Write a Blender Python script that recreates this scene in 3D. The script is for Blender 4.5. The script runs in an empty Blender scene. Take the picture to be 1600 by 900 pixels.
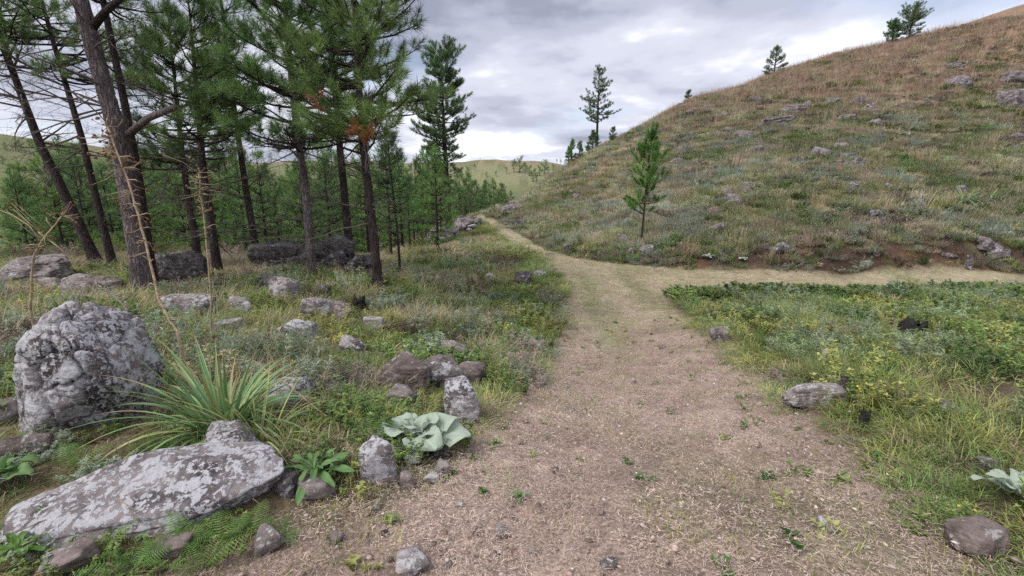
import bpy, bmesh, math, random
import numpy as np
from mathutils import Vector, Matrix

# ------------------------------------------------------------------ camera, sky, sun, exposure
S = bpy.context.scene
F_PX, CX, CY, PITCH, CAM_Z = 720.0, 800.0, 450.0, math.atan(160 / 720.0), 1.6
cam_d = bpy.data.cameras.new('camera')
cam = bpy.data.objects.new('camera', cam_d)
S.collection.objects.link(cam)
cam.location = (0, 0, CAM_Z)
cam.rotation_euler = (math.radians(90) - PITCH, 0, 0)
cam_d.sensor_width = 36.0
cam_d.lens = 36.0 * F_PX / 1600.0
cam_d.clip_start = 0.05
cam_d.clip_end = 6000
S.camera = cam

SUN_EL, SUN_AZ = 52.0, 235.0          # degrees; azimuth clockwise from +y (view direction)
world = bpy.data.worlds.new('World')
S.world = world
world.use_nodes = True


def build_world():
    nt = world.node_tree
    nt.nodes.clear()
    N, L = nt.nodes.new, nt.links.new
    out = N('ShaderNodeOutputWorld')
    bg = N('ShaderNodeBackground')
    bg.inputs['Strength'].default_value = 0.1
    L(bg.outputs[0], out.inputs[0])
    sky = N('ShaderNodeTexSky')
    sky.sky_type = 'NISHITA'
    sky.sun_disc = False
    sky.sun_elevation = math.radians(SUN_EL)
    sky.sun_rotation = math.radians(SUN_AZ)
    tc = N('ShaderNodeTexCoord')
    sep = N('ShaderNodeSeparateXYZ')
    L(tc.outputs['Generated'], sep.inputs[0])
    # project the direction on a cloud layer
    zz = N('ShaderNodeMath'); zz.operation = 'MAXIMUM'
    L(sep.outputs[2], zz.inputs[0]); zz.inputs[1].default_value = 0.0
    za = N('ShaderNodeMath'); za.operation = 'ADD'
    L(zz.outputs[0], za.inputs[0]); za.inputs[1].default_value = 0.16
    dx = N('ShaderNodeMath'); dx.operation = 'DIVIDE'
    dy = N('ShaderNodeMath'); dy.operation = 'DIVIDE'
    L(sep.outputs[0], dx.inputs[0]); L(za.outputs[0], dx.inputs[1])
    L(sep.outputs[1], dy.inputs[0]); L(za.outputs[0], dy.inputs[1])
    cmb = N('ShaderNodeCombineXYZ')
    L(dx.outputs[0], cmb.inputs[0]); L(dy.outputs[0], cmb.inputs[1])
    cmb.inputs[2].default_value = 7.9

    def noise(scale, detail, rough, dist=0.0):
        n = N('ShaderNodeTexNoise')
        n.inputs['Scale'].default_value = scale
        n.inputs['Detail'].default_value = detail
        n.inputs['Roughness'].default_value = rough
        n.inputs['Distortion'].default_value = dist
        L(cmb.outputs[0], n.inputs['Vector'])
        return n
    n1 = noise(0.8, 7, 0.52, 0.15)
    n2 = noise(2.4, 6, 0.55, 0.0)
    mx = N('ShaderNodeMath'); mx.operation = 'MULTIPLY_ADD'
    L(n2.outputs['Fac'], mx.inputs[0]); mx.inputs[1].default_value = 0.26
    L(n1.outputs['Fac'], mx.inputs[2])
    ramp = N('ShaderNodeValToRGB')
    cr = ramp.color_ramp
    cr.interpolation = 'EASE'
    cr.elements[0].position = 0.46; cr.elements[0].color = (1.72, 1.86, 2.42, 1)
    cr.elements[1].position = 0.76; cr.elements[1].color = (5.8, 5.85, 6.3, 1)
    e = cr.elements.new(0.55); e.color = (2.7, 2.83, 3.45, 1)
    e = cr.elements.new(0.64); e.color = (3.6, 3.7, 4.3, 1)
    L(mx.outputs[0], ramp.inputs[0])
    # thin gaps where the blue sky shows
    n3 = noise(0.9, 4, 0.5)
    gap = N('ShaderNodeMapRange')
    gap.inputs['From Min'].default_value = 0.56
    gap.inputs['From Max'].default_value = 0.74
    gap.inputs['To Min'].default_value = 0.0
    gap.inputs['To Max'].default_value = 0.45
    L(n3.outputs['Fac'], gap.inputs['Value'])
    mix = N('ShaderNodeMixRGB')
    L(gap.outputs[0], mix.inputs['Fac'])
    L(ramp.outputs[0], mix.inputs['Color1'])
    L(sky.outputs[0], mix.inputs['Color2'])
    L(mix.outputs[0], bg.inputs['Color'])


build_world()
sun_d = bpy.data.lights.new('sun', 'SUN')
sun_d.energy = 1.5
sun_d.angle = math.radians(35)
sun_d.color = (1.0, 0.96, 0.9)
sun = bpy.data.objects.new('sun', sun_d)
S.collection.objects.link(sun)
_a, _e = math.radians(SUN_AZ), math.radians(SUN_EL)
_to_sun = Vector((math.sin(_a) * math.cos(_e), math.cos(_a) * math.cos(_e), math.sin(_e)))
sun.rotation_euler = _to_sun.to_track_quat('Z', 'Y').to_euler()
S.view_settings.view_transform = 'Standard'
S.view_settings.look = 'None'
S.view_settings.exposure = 1.08
S.view_settings.gamma = 1.0
S.view_settings.use_curve_mapping = False
S.render.engine = 'CYCLES'
S.cycles.use_denoising = False
S.cycles.max_bounces = 4
S.cycles.diffuse_bounces = 3
S.cycles.transmission_bounces = 2
S.cycles.glossy_bounces = 1
S.cycles.transparent_max_bounces = 4
S.cycles.use_adaptive_sampling = True
S.cycles.adaptive_threshold = 0.015
S.cycles.adaptive_min_samples = 16

rng = np.random.default_rng(11)
COL = S.collection

# ------------------------------------------------------------------ numpy noise


def _hash(ix, iy, iz, seed):
    h = (ix.astype(np.int64) * 374761393 + iy.astype(np.int64) * 668265263 + iz.astype(np.int64) * 2147483647 + seed * 974634777) & 0xFFFFFFFF
    h = ((h ^ (h >> 13)) * 1274126177) & 0xFFFFFFFF
    h = ((h ^ (h >> 16)) * 2246822519) & 0xFFFFFFFF
    return ((h ^ (h >> 15)) & 0xFFFFFF) / float(0xFFFFFF)


def vnoise(p, seed=0):
    """value noise in -1..1 for points (n,2) or (n,3)"""
    p = np.asarray(p, float)
    if p.shape[1] == 2:
        p = np.c_[p, np.zeros(len(p))]
    i = np.floor(p).astype(np.int64)
    f = p - i
    f = f * f * f * (f * (f * 6 - 15) + 10)
    r = 0
    for a in (0, 1):
        for b in (0, 1):
            for c in (0, 1):
                w = (f[:, 0] if a else 1 - f[:, 0]) * (f[:, 1] if b else 1 - f[:, 1]) * (f[:, 2] if c else 1 - f[:, 2])
                r = r + w * _hash(i[:, 0] + a, i[:, 1] + b, i[:, 2] + c, seed)
    return r * 2 - 1


def fbm(p, oct=4, seed=0, gain=0.5, lac=2.03):
    a, s, r = 1.0, 1.0, 0
    p = np.asarray(p, float)
    t = 0
    for k in range(oct):
        r = r + a * vnoise(p * s, seed + k * 17)
        t += a
        a *= gain
        s *= lac
    return r / t


def worley(p, seed=0):
    """F1, F2 distances for points (n,3)"""
    i = np.floor(p).astype(np.int64)
    d = []
    for a in (-1, 0, 1):
        for b in (-1, 0, 1):
            for c in (-1, 0, 1):
                q = i + np.array([a, b, c])
                o = np.stack([_hash(q[:, 0], q[:, 1], q[:, 2], seed + k) for k in (1, 2, 3)], 1)
                d.append(np.linalg.norm(q + o - p, axis=1))
    d = np.sort(np.array(d), axis=0)
    return d[0], d[1]


def sstep(a, b, x):
    t = np.clip((x - a) / (b - a), 0, 1)
    return t * t * (3 - 2 * t)

# ------------------------------------------------------------------ pixels to rays


FWD = np.array([0, math.cos(PITCH), -math.sin(PITCH)])


def rays(px, py):
    u = (np.asarray(px, float) - CX) / F_PX
    v = (CY - np.asarray(py, float)) / F_PX
    d = np.stack([u + 0 * v, math.cos(PITCH) + v * math.sin(PITCH) + 0 * u, -math.sin(PITCH) + v * math.cos(PITCH) + 0 * u], -1)
    return d


def at_y(px, py, Y):
    """the point seen at a pixel on the upright plane Y metres ahead"""
    d = rays(px, py)
    return np.array([0, 0, CAM_Z]) + d * (np.asarray(Y, float) / d[..., 1])[..., None]


def px_size(P):
    """metres covered by one photo pixel at point P"""
    return float(np.dot(np.asarray(P) - np.array([0, 0, CAM_Z]), FWD)) / F_PX

# ------------------------------------------------------------------ terrain


CTRL = [at_y(*c) for c in [
    # trail
    (960, 460, 12.1), (960, 520, 8.9), (960, 600, 5.5), (900, 420, 14.6),
    (1100, 435, 13.9), (1300, 435, 13.9), (1590, 435, 13.9), (1800, 435, 13.9), (2100, 436, 13.9),
    (1300, 427, 14.9), (1600, 427, 14.9), (1000, 413, 16.2), (930, 407, 17.3), (850, 390, 20), (815, 388, 20),
    (800, 365, 24), (765, 355, 25.5), (770, 345, 31), (745, 336, 36),
    # right hill face and crest
    (1300, 300, 20.8), (1300, 200, 30.5), (1300, 108, 50), (1300, 92, 56),
    (1600, 300, 21), (1600, 200, 30), (1600, 100, 43), (1600, 6, 60), (1900, 300, 21), (1900, 100, 38), (1900, -60, 60), (2300, 300, 20), (2300, 0, 45),
    (1450, 250, 25), (1450, 150, 36), (1450, 57, 57),
    (1150, 330, 20.5), (1150, 240, 29), (1150, 146, 52),
    (1000, 350, 21.5), (1000, 280, 30), (1000, 207, 50), (1090, 157, 52), (1200, 125, 54),
    (900, 370, 23.5), (900, 320, 31), (900, 262, 46), (930, 238, 50), (870, 275, 48), (840, 300, 44), (840, 350, 28), (800, 325, 38), (780, 328, 37),
    # left
    (225, 455, 8.0), (487, 440, 9.6), (592, 450, 9.1), (548, 408, 13), (402, 412, 12.5), (340, 425, 10.6), (150, 412, 11.2), (40, 430, 9.5),
    (625, 428, 13), (665, 378, 22), (640, 395, 19), (702, 350, 26.5), (712, 362, 23.2), (740, 385, 19.5), (760, 420, 14.7), (700, 420, 14.3), (680, 480, 9), (560, 560, 5.2), (800, 520, 8.6),
]]
CTRL += [np.array(c, float) for c in [
    (0, 1.6, 0.0), (1.0, 2.0, 0.0), (-1, 2.2, 0), (0, 0, 0.05), (0, -6, 0.3), (4, -5, 0.3), (-6, -5, 0.4), (2.2, 2.2, 0.03), (-1.6, 1.8, 0.02), (-2.6, 2.8, 0.0), (-5, 3, .05), (-9, 4, .05),
    (3.2, 3.4, -0.1), (5, 6, -.45), (7, 9, -.85), (3.5, 7, -.6), (6, 12, -1.15), (12, 12, -1.1), (12, 8, -.7), (10, 4, -.2), (20, 12, -1.0), (22, 4, -.1),
    (-13, 9, -.2), (-20, 8, -.4), (-12, 18, -1.4), (-6, 19, -1.6), (-8, 26, -3.2), (-16, 26, -3.4), (-4, 30, -2.8), (-12, 40, -6), (-28, 30, -5.5), (-25, 45, -8), (-8, 55, -8), (-4, 45, -3.8), (-2, 50, -3.2), (-40, 20, -5), (-45, 50, -10), (0, 60, -3), (4, 70, -2),
    (12, 75, 4), (30, 85, 10), (55, 90, 16), (80, 80, 25), (-20, 75, -10), (-60, 80, -11), (70, 40, 16), (45, 25, 4.0), (40, 12, -.6), (45, -5, 1.0), (70, 10, 3), (-45, -5, -1),
]]
CTRL = np.array(CTRL)


def _tps_fit(C, lam=0.02):
    n = len(C)
    d = np.linalg.norm(C[:, None, :2] - C[None, :, :2], axis=2)
    K = np.where(d > 0, d * d * np.log(d + 1e-9), 0) + lam * np.eye(n)
    P = np.c_[np.ones(n), C[:, :2]]
    A = np.block([[K, P], [P.T, np.zeros((3, 3))]])
    return np.linalg.solve(A, np.r_[C[:, 2], np.zeros(3)])


# distances are warped (denser near the camera) so that near points keep fine shape
def _warp(xy):
    r = np.linalg.norm(xy, axis=1) + 1e-6
    return xy * (np.log1p(r / 8.0) * 8.0 / r)[:, None]


_CW = np.c_[_warp(CTRL[:, :2]), CTRL[:, 2]]
_TW = _tps_fit(_CW)


def _base(xy):
    out = np.empty(len(xy))
    for s in range(0, len(xy), 20000):
        q = _warp(xy[s:s + 20000])
        d2 = ((q[:, None, :] - _CW[None, :, :2]) ** 2).sum(2)
        K = 0.5 * d2 * np.log(d2 + 1e-12)
        out[s:s + 20000] = K @ _TW[:-3] + _TW[-3] + q @ _TW[-2:]
    return out


def _far(xy):
    x, y = xy[:, 0], xy[:, 1]

    def g(cx, cy, sx, sy, h, a=0.0):
        c, s = math.cos(a), math.sin(a)
        u, v = (x - cx) * c + (y - cy) * s, -(x - cx) * s + (y - cy) * c
        return h * np.exp(-(u / sx) ** 2 - (v / sy) ** 2)
    z = -14 + g(8, 430, 100, 100, 19) + g(-160, 480, 170, 120, 33) + g(-330, 300, 150, 120, 42) + g(-190, 170, 70, 60, 29) + g(200, 500, 180, 150, 27)
    z += g(60, 240, 50, 70, 8) + g(-520, 700, 300, 200, 60) + g(500, 900, 400, 200, 70) + g(0, 1100, 500, 160, 40)
    z += fbm(xy / 60.0, 4, 5) * 3.2 * sstep(60, 200, np.hypot(x, y))
    return z


def smooth_z(xy):
    xy = np.asarray(xy, float).reshape(-1, 2)
    r = np.hypot(xy[:, 0] - 22, xy[:, 1] - 15)
    w = sstep(80, 135, r)
    z = np.where(w < 1, np.clip(_base(np.clip(xy, -140, 140)), -20, 40), 0) * (1 - w)
    return z + np.where(w > 0, _far(xy), 0) * w


def hit_on(zf, px, py, y0=0.4, y1=150.0):
    d = rays(px, py)
    d = d / d[1]
    t = np.exp(np.linspace(math.log(y0), math.log(y1), 700))
    P = np.array([0, 0, CAM_Z]) + d * t[:, None]
    below = P[:, 2] < zf(P[:, :2])
    if not below.any():                       # just over a crest: the closest point of the ground
        k = int(np.argmin((P[:, 2] - zf(P[:, :2])) / t))
        P[k, 2] = zf(P[k:k + 1, :2])[0]
        return P[k]
    k = int(np.argmax(below))
    lo, hi = t[max(k - 1, 0)], t[k]
    for _ in range(12):
        m = 0.5 * (lo + hi)
        q = np.array([0, 0, CAM_Z]) + d * m
        if q[2] < zf(q[None, :2])[0]:
            hi = m
        else:
            lo = m
    return np.array([0, 0, CAM_Z]) + d * hi


def trace(pts):
    return np.array([hit_on(smooth_z, *p)[:2] for p in pts])


_left_edge = [(345, 899), (450, 845), (560, 795), (640, 750), (725, 705), (775, 650), (832, 600), (868, 550), (884, 505), (890, 470), (882, 440), (852, 416), (818, 399), (796, 382), (768, 356), (742, 338)]
_far_edge = [(752, 336), (772, 344), (800, 360), (830, 378), (858, 392), (892, 402), (940, 410), (1010, 417), (1110, 424), (1300, 430), (1600, 430), (1900, 430)]
_near_edge = [(1900, 447), (1600, 447), (1300, 447), (1120, 449), (1050, 454), (1034, 462), (1060, 490), (1115, 540), (1165, 590), (1215, 640), (1300, 695), (1400, 790), (1500, 885)]
TRAIL = np.vstack([[[-1.3, -3.0]], trace(_left_edge), trace(_far_edge), trace(_near_edge), [[2.1, -3.0]]])
FOOT = np.vstack([trace(_far_edge), [[60.0, 15.2]]])


def poly_sd(xy, poly, closed=True):
    """distance to a polyline; negative inside a closed one"""
    a = poly
    b = np.roll(poly, -1, 0) if closed else poly[1:]
    if not closed:
        a = poly[:-1]
    best = np.full(len(xy), 1e9)
    ins = np.zeros(len(xy), bool)
    for p, q in zip(a, b):
        e = q - p
        w = xy - p
        t = np.clip((w @ e) / (e @ e + 1e-12), 0, 1)
        best = np.minimum(best, np.hypot(*(w - t[:, None] * e).T))
        if closed:
            c = ((p[1] <= xy[:, 1]) != (q[1] <= xy[:, 1]))
            xi = p[0] + (xy[:, 1] - p[1]) / (q[1] - p[1] + 1e-12) * e[0]
            ins ^= c & (xy[:, 0] < xi)
    return np.where(ins, -best, best) if closed else best


_HILL = np.vstack([FOOT, [[90, 15.2], [90, 140], [-3, 140], [-3.5, 60]]])


def trail_sd(xy):
    return poly_sd(xy, TRAIL)


def hill_d(xy):
    """metres behind the foot of the right-hand bank (negative in front of it)"""
    return -poly_sd(xy, _HILL)


def zfun(xy):
    xy = np.asarray(xy, float).reshape(-1, 2)
    z = smooth_z(xy)
    r = np.hypot(xy[:, 0], xy[:, 1])
    m = r < 75
    if m.any():
        q = xy[m]
        sd = trail_sd(q)
        hd = hill_d(q) + 0.25 * vnoise(q * 0.9, 3)
        bh = 0.20 + 0.42 * sstep(6, 11, q[:, 0])
        z[m] += bh * sstep(0.05, 0.85, hd) * (1 - 0.8 * sstep(3, 14, hd)) * (q[:, 0] > 1)
        off = sstep(0.0, 0.7, sd)
        z[m] += off * (0.07 * fbm(q * 0.8, 3, 21) + 0.03 * fbm(q * 3.1, 2, 22)) + 0.10 * off * sstep(2, 12, hd) * fbm(q * 0.45, 3, 23)
        z[m] += (1 - off) * (0.018 * fbm(q * 1.7, 4, 24) - 0.035 * np.exp(-((sd + 0.7) / 0.22) ** 2)) + 0.05 * off
        # two shallow wheel lines and a low ridge of raked mulch across the trail beyond the junction
        z[m] += 0.12 * np.exp(-((q[:, 0] - 0.9) / 1.2) ** 2 - ((q[:, 1] - 18.4 - 0.1 * q[:, 0]) / 0.35) ** 2)
    return z


GRID = {}


def zgrid(xy):
    """height of the built ground sheet (bilinear on its own grid)"""
    xs, ys, Z = GRID['x'], GRID['y'], GRID['z']
    i = np.clip(np.searchsorted(xs, xy[:, 0]) - 1, 0, len(xs) - 2)
    j = np.clip(np.searchsorted(ys, xy[:, 1]) - 1, 0, len(ys) - 2)
    u = (xy[:, 0] - xs[i]) / (xs[i + 1] - xs[i])
    v = (xy[:, 1] - ys[j]) / (ys[j + 1] - ys[j])
    return Z[j, i] * (1 - u) * (1 - v) + Z[j, i + 1] * u * (1 - v) + Z[j + 1, i] * (1 - u) * v + Z[j + 1, i + 1] * u * v


def hit(px, py):
    return hit_on(zgrid, px, py)


def ground_at(x, y):
    return float(zgrid(np.array([[x, y]], float))[0])

# ------------------------------------------------------------------ mesh helpers


def add_mesh(name, V, T=None, Q=None, mats=(), midx=None, smooth=False, attrs=None):
    V = np.asarray(V, np.float32).reshape(-1, 3)
    T = np.zeros((0, 3), np.int32) if T is None else np.asarray(T, np.int32).reshape(-1, 3)
    Q = np.zeros((0, 4), np.int32) if Q is None else np.asarray(Q, np.int32).reshape(-1, 4)
    me = bpy.data.meshes.new(name)
    me.vertices.add(len(V))
    me.vertices.foreach_set('co', V.ravel())
    nl = T.size + Q.size
    me.loops.add(nl)
    me.loops.foreach_set('vertex_index', np.r_[T.ravel(), Q.ravel()])
    me.polygons.add(len(T) + len(Q))
    st = np.r_[np.arange(len(T)) * 3, T.size + np.arange(len(Q)) * 4].astype(np.int32)
    me.polygons.foreach_set('loop_start', st)
    if midx is not None:
        me.polygons.foreach_set('material_index', np.asarray(midx, np.int32))
    if smooth:
        me.polygons.foreach_set('use_smooth', np.ones(len(T) + len(Q), bool))
    for m in mats:
        me.materials.append(m)
    for k, a in (attrs or {}).items():
        a = np.asarray(a, np.float32)
        if a.ndim == 1:
            at = me.attributes.new(k, 'FLOAT', 'POINT')
            at.data.foreach_set('value', a)
        else:
            at = me.attributes.new(k, 'FLOAT_COLOR', 'POINT')
            at.data.foreach_set('color', np.c_[a, np.ones(len(a))].astype(np.float32).ravel())
    me.update(calc_edges=True)
    return me


def put(name, me, parent=None, loc=(0, 0, 0), rot=(0, 0, 0), scale=(1, 1, 1), link=True):
    o = bpy.data.objects.new(name, me)
    if link:
        COL.objects.link(o)
    o.location, o.rotation_euler, o.scale = loc, rot, scale
    if parent is not None:
        o.parent = parent
    return o


def tag(o, label=None, cat=None, group=None, kind=None):
    for k, v in (('label', label), ('category', cat), ('group', group), ('kind', kind)):
        if v:
            o[k] = v
    return o


def thing(name, label, cat, loc=(0, 0, 0), rotz=0.0, group=None):
    o = put(name, None, None, loc, (0, 0, rotz))
    return tag(o, label, cat, group)


def dup(o, loc, rotz=0.0, scale=1.0, label=None):
    r = o.copy()
    COL.objects.link(r)
    r.location = loc
    r.rotation_euler = (0, 0, rotz)
    r.scale = (scale,) * 3
    if label:
        r['label'] = label
    for ch in list(o.children):
        c = ch.copy()
        COL.objects.link(c)
        c.parent = r
    return r


class MB:
    """collects tubes and faces for one mesh"""

    def __init__(s):
        s.V, s.T, s.Q, s.n = [], [], [], 0

    def add(s, V, T=None, Q=None):
        s.V.append(np.asarray(V, float))
        if T is not None and len(T):
            s.T.append(np.asarray(T) + s.n)
        if Q is not None and len(Q):
            s.Q.append(np.asarray(Q) + s.n)
        s.n += len(V)

    def tube(s, P, R, k=6):
        P = np.asarray(P, float)
        R = np.broadcast_to(np.asarray(R, float), (len(P),))
        D = np.gradient(P, axis=0)
        D /= np.linalg.norm(D, axis=1)[:, None] + 1e-9
        ref = np.array([0.31, 0.95, 0.05]) if abs(D[:, 2]).mean() > 0.8 else np.array([0.02, 0.05, 1.0])
        A = np.cross(D, ref)
        A /= np.linalg.norm(A, axis=1)[:, None] + 1e-9
        B = np.cross(D, A)
        th = np.arange(k) * 2 * math.pi / k
        ring = P[:, None, :] + R[:, None, None] * (np.cos(th)[None, :, None] * A[:, None, :] + np.sin(th)[None, :, None] * B[:, None, :])
        n = len(P)
        i = np.arange(n - 1)[:, None] * k
        j = np.arange(k)[None, :]
        j2 = (j + 1) % k
        Q = np.stack([i + j, i + j2, i + k + j2, i + k + j], -1).reshape(-1, 4)
        T = [[(n - 1) * k + a, (n - 1) * k + (a + 1) % k, n * k] for a in range(k)] + [[(a + 1) % k, a, n * k + 1] for a in range(k)]
        s.add(np.vstack([ring.reshape(-1, 3), P[-1:], P[:1]]), T, Q)

    def mesh(s, name, mats, smooth=True, attrs=None):
        V = np.vstack(s.V) if s.V else np.zeros((0, 3))
        return add_mesh(name, V, np.vstack(s.T) if s.T else None, np.vstack(s.Q) if s.Q else None, mats, None, smooth, attrs)

# ------------------------------------------------------------------ materials


def new_mat(name):
    m = bpy.data.materials.new(name)
    m.use_nodes = True
    nt = m.node_tree
    nt.nodes.clear()
    out = nt.nodes.new('ShaderNodeOutputMaterial')
    return m, nt, nt.nodes.new, nt.links.new, out


def ramp_node(nt, stops, interp='LINEAR'):
    r = nt.nodes.new('ShaderNodeValToRGB')
    cr = r.color_ramp
    cr.interpolation = interp
    while len(cr.elements) < len(stops):
        cr.elements.new(0.5)
    for e, (p, c) in zip(cr.elements, stops):
        e.position = p
        e.color = (c, c, c, 1) if isinstance(c, (int, float)) else (*c, 1)
    return r


def tex(nt, kind, vec, **kw):
    n = nt.nodes.new(kind)
    for k, v in kw.items():
        if k in n.inputs:
            n.inputs[k].default_value = v
        else:
            setattr(n, k, v)
    if vec is not None:
        nt.links.new(vec, n.inputs['Vector'])
    return n


def mixc(nt, fac, a, b, mode='MIX'):
    n = nt.nodes.new('ShaderNodeMixRGB')
    n.blend_type = mode
    for sock, v in ((n.inputs['Fac'], fac), (n.inputs['Color1'], a), (n.inputs['Color2'], b)):
        if isinstance(v, (int, float)):
            sock.default_value = v
        elif isinstance(v, tuple):
            sock.default_value = (*v, 1)
        else:
            nt.links.new(v, sock)
    return n.outputs[0]


def mat_leaf(name, col, tint='none', var=0.35, rough=0.6, trans=0.3, hue=0.0):
    """tint: 'inst' reads the colour carried by each scattered plant, 'geo' reads a vertex value v"""
    m, nt, N, L, out = new_mat(name)
    c = None
    if tint == 'inst':
        a = N('ShaderNodeAttribute')
        a.attribute_type = 'INSTANCER'
        a.attribute_name = 'tint'
        c = mixc(nt, 1.0, (*col,), a.outputs['Color'], 'MULTIPLY')
    oi = N('ShaderNodeObjectInfo')
    g = N('ShaderNodeNewGeometry')
    if tint == 'geo':
        a = N('ShaderNodeAttribute')
        a.attribute_name = 'v'
        fac = a.outputs['Fac']
    else:
        fac = g.outputs['Random Per Island']
    r = ramp_node(nt, [(0, 1 - var), (1, 1 + var)])
    # brightness and a slight warm shift, blade by blade
    L(fac, r.inputs[0])
    base = c if c is not None else (*col,)
    c2 = mixc(nt, 1.0, base, r.outputs[0], 'MULTIPLY')
    h = N('ShaderNodeHueSaturation')
    mr = N('ShaderNodeMapRange')
    L(oi.outputs['Random'], mr.inputs['Value'])
    mr.inputs['To Min'].default_value = 0.485 + hue
    mr.inputs['To Max'].default_value = 0.515 + hue
    L(mr.outputs[0], h.inputs['Hue'])
    L(c2, h.inputs['Color'])
    d = N('ShaderNodeBsdfPrincipled')
    d.inputs['Roughness'].default_value = rough
    d.inputs['Specular IOR Level'].default_value = 0.25
    L(h.outputs[0], d.inputs['Base Color'])
    t = N('ShaderNodeBsdfTranslucent')
    L(h.outputs[0], t.inputs['Color'])
    mx = N('ShaderNodeMixShader')
    mx.inputs[0].default_value = trans
    L(d.outputs[0], mx.inputs[1]); L(t.outputs[0], mx.inputs[2])
    L(mx.outputs[0], out.inputs[0])
    return m


def mat_rock(name, base, dark, lichen, amount=0.5, scale=1.0, brown=0.0):
    m, nt, N, L, out = new_mat(name)
    tc = N('ShaderNodeTexCoord')
    oi = N('ShaderNodeObjectInfo')
    off = N('ShaderNodeVectorMath'); off.operation = 'MULTIPLY_ADD'
    L(oi.outputs['Random'], off.inputs[0]); off.inputs[1].default_value = (31, 17, 23)
    L(tc.outputs['Object'], off.inputs[2])
    v = off.outputs[0]
    warp = tex(nt, 'ShaderNodeTexNoise', v, Scale=9 * scale, Detail=4)
    wv = N('ShaderNodeVectorMath'); wv.operation = 'MULTIPLY_ADD'
    L(warp.outputs['Color'], wv.inputs[0]); wv.inputs[1].default_value = (0.09 / scale,) * 3
    L(v, wv.inputs[2])
    n1 = tex(nt, 'ShaderNodeTexNoise', v, Scale=3.2 * scale, Detail=8, Roughness=0.62)
    n2 = tex(nt, 'ShaderNodeTexNoise', v, Scale=22 * scale, Detail=7, Roughness=0.7)
    sc = N('ShaderNodeMapping'); sc.inputs['Scale'].default_value = (1.2, 1.2, 9)
    sc.inputs['Rotation'].default_value = (0.35, 0.2, 0)
    L(v, sc.inputs[0])
    n3 = tex(nt, 'ShaderNodeTexNoise', sc.outputs[0], Scale=4 * scale, Detail=6, Roughness=0.6)
    r1 = ramp_node(nt, [(0.32, dark), (0.5, base), (0.72, tuple(min(1, c * 1.45 + 0.02) for c in base))])
    L(n1.outputs['Fac'], r1.inputs[0])
    r3 = ramp_node(nt, [(0.3, 0.62), (0.55, 1.0), (0.75, 1.25)])
    L(n3.outputs['Fac'], r3.inputs[0])
    c = mixc(nt, 1.0, r1.outputs[0], r3.outputs[0], 'MULTIPLY')
    r2 = ramp_node(nt, [(0.3, 0.6), (0.5, 1.0), (0.7, 1.3)])
    L(n2.outputs['Fac'], r2.inputs[0])
    c = mixc(nt, 0.8, c, r2.outputs[0], 'MULTIPLY')
    # dark stains, then lichen crusts: ragged patches plus some round spots
    ns = tex(nt, 'ShaderNodeTexNoise', wv.outputs[0], Scale=2.6 * scale, Detail=5, Roughness=0.6)
    rs = ramp_node(nt, [(0.54, 0.0), (0.62, 0.85)])
    L(ns.outputs['Fac'], rs.inputs[0])
    c = mixc(nt, rs.outputs[0], c, dark)
    masks = []
    for s_, thr in ((5.5, 0.655), (13.0, 0.66), (30.0, 0.665)):
        nn = tex(nt, 'ShaderNodeTexNoise', wv.outputs[0], Scale=s_ * scale, Detail=7, Roughness=0.62)
        rr = ramp_node(nt, [(thr - 0.15 * amount - 0.012, 0.0), (thr - 0.15 * amount + 0.012, 1.0)])
        L(nn.outputs['Fac'], rr.inputs[0])
        masks.append(rr.outputs[0])
    for s_, thr in ((11.0, 0.30), (24.0, 0.28)):
        vo = tex(nt, 'ShaderNodeTexVoronoi', wv.outputs[0], Scale=s_ * scale)
        nn = tex(nt, 'ShaderNodeTexNoise', v, Scale=4.0 * scale, Detail=3)
        keep = ramp_node(nt, [(0.66 - 0.22 * amount, 0.0), (0.70 - 0.22 * amount, 1.0)])
        L(nn.outputs['Fac'], keep.inputs[0])
        rr = ramp_node(nt, [(thr, 0.9), (thr + 0.06, 0.0)])
        L(vo.outputs['Distance'], rr.inputs[0])
        mu = N('ShaderNodeMath'); mu.operation = 'MULTIPLY'
        L(keep.outputs[0], mu.inputs[0]); L(rr.outputs[0], mu.inputs[1])
        masks.append(mu.outputs[0])
    mm = masks[0]
    for k in masks[1:]:
        a = N('ShaderNodeMath'); a.operation = 'MAXIMUM'
        L(mm, a.inputs[0]); L(k, a.inputs[1])
        mm = a.outputs[0]
    lr = ramp_node(nt, [(0.3, tuple(c_ * 0.72 for c_ in lichen)), (0.6, lichen)])
    L(n2.outputs['Fac'], lr.inputs[0])
    c = mixc(nt, mm, c, lr.outputs[0])
    p = N('ShaderNodeBsdfPrincipled')
    p.inputs['Roughness'].default_value = 0.88
    p.inputs['Specular IOR Level'].default_value = 0.2
    L(c, p.inputs['Base Color'])
    hsum = N('ShaderNodeMath'); hsum.operation = 'MULTIPLY_ADD'
    L(n3.outputs['Fac'], hsum.inputs[0]); hsum.inputs[1].default_value = 0.8
    L(n2.outputs['Fac'], hsum.inputs[2])
    h2 = N('ShaderNodeMath'); h2.operation = 'MULTIPLY_ADD'
    L(mm, h2.inputs[0]); h2.inputs[1].default_value = 0.12
    L(hsum.outputs[0], h2.inputs[2])
    b = N('ShaderNodeBump'); b.inputs['Strength'].default_value = 0.75; b.inputs['Distance'].default_value = 0.03
    L(h2.outputs[0], b.inputs['Height'])
    L(b.outputs[0], p.inputs['Normal'])
    L(p.outputs[0], out.inputs[0])
    return m


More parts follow.
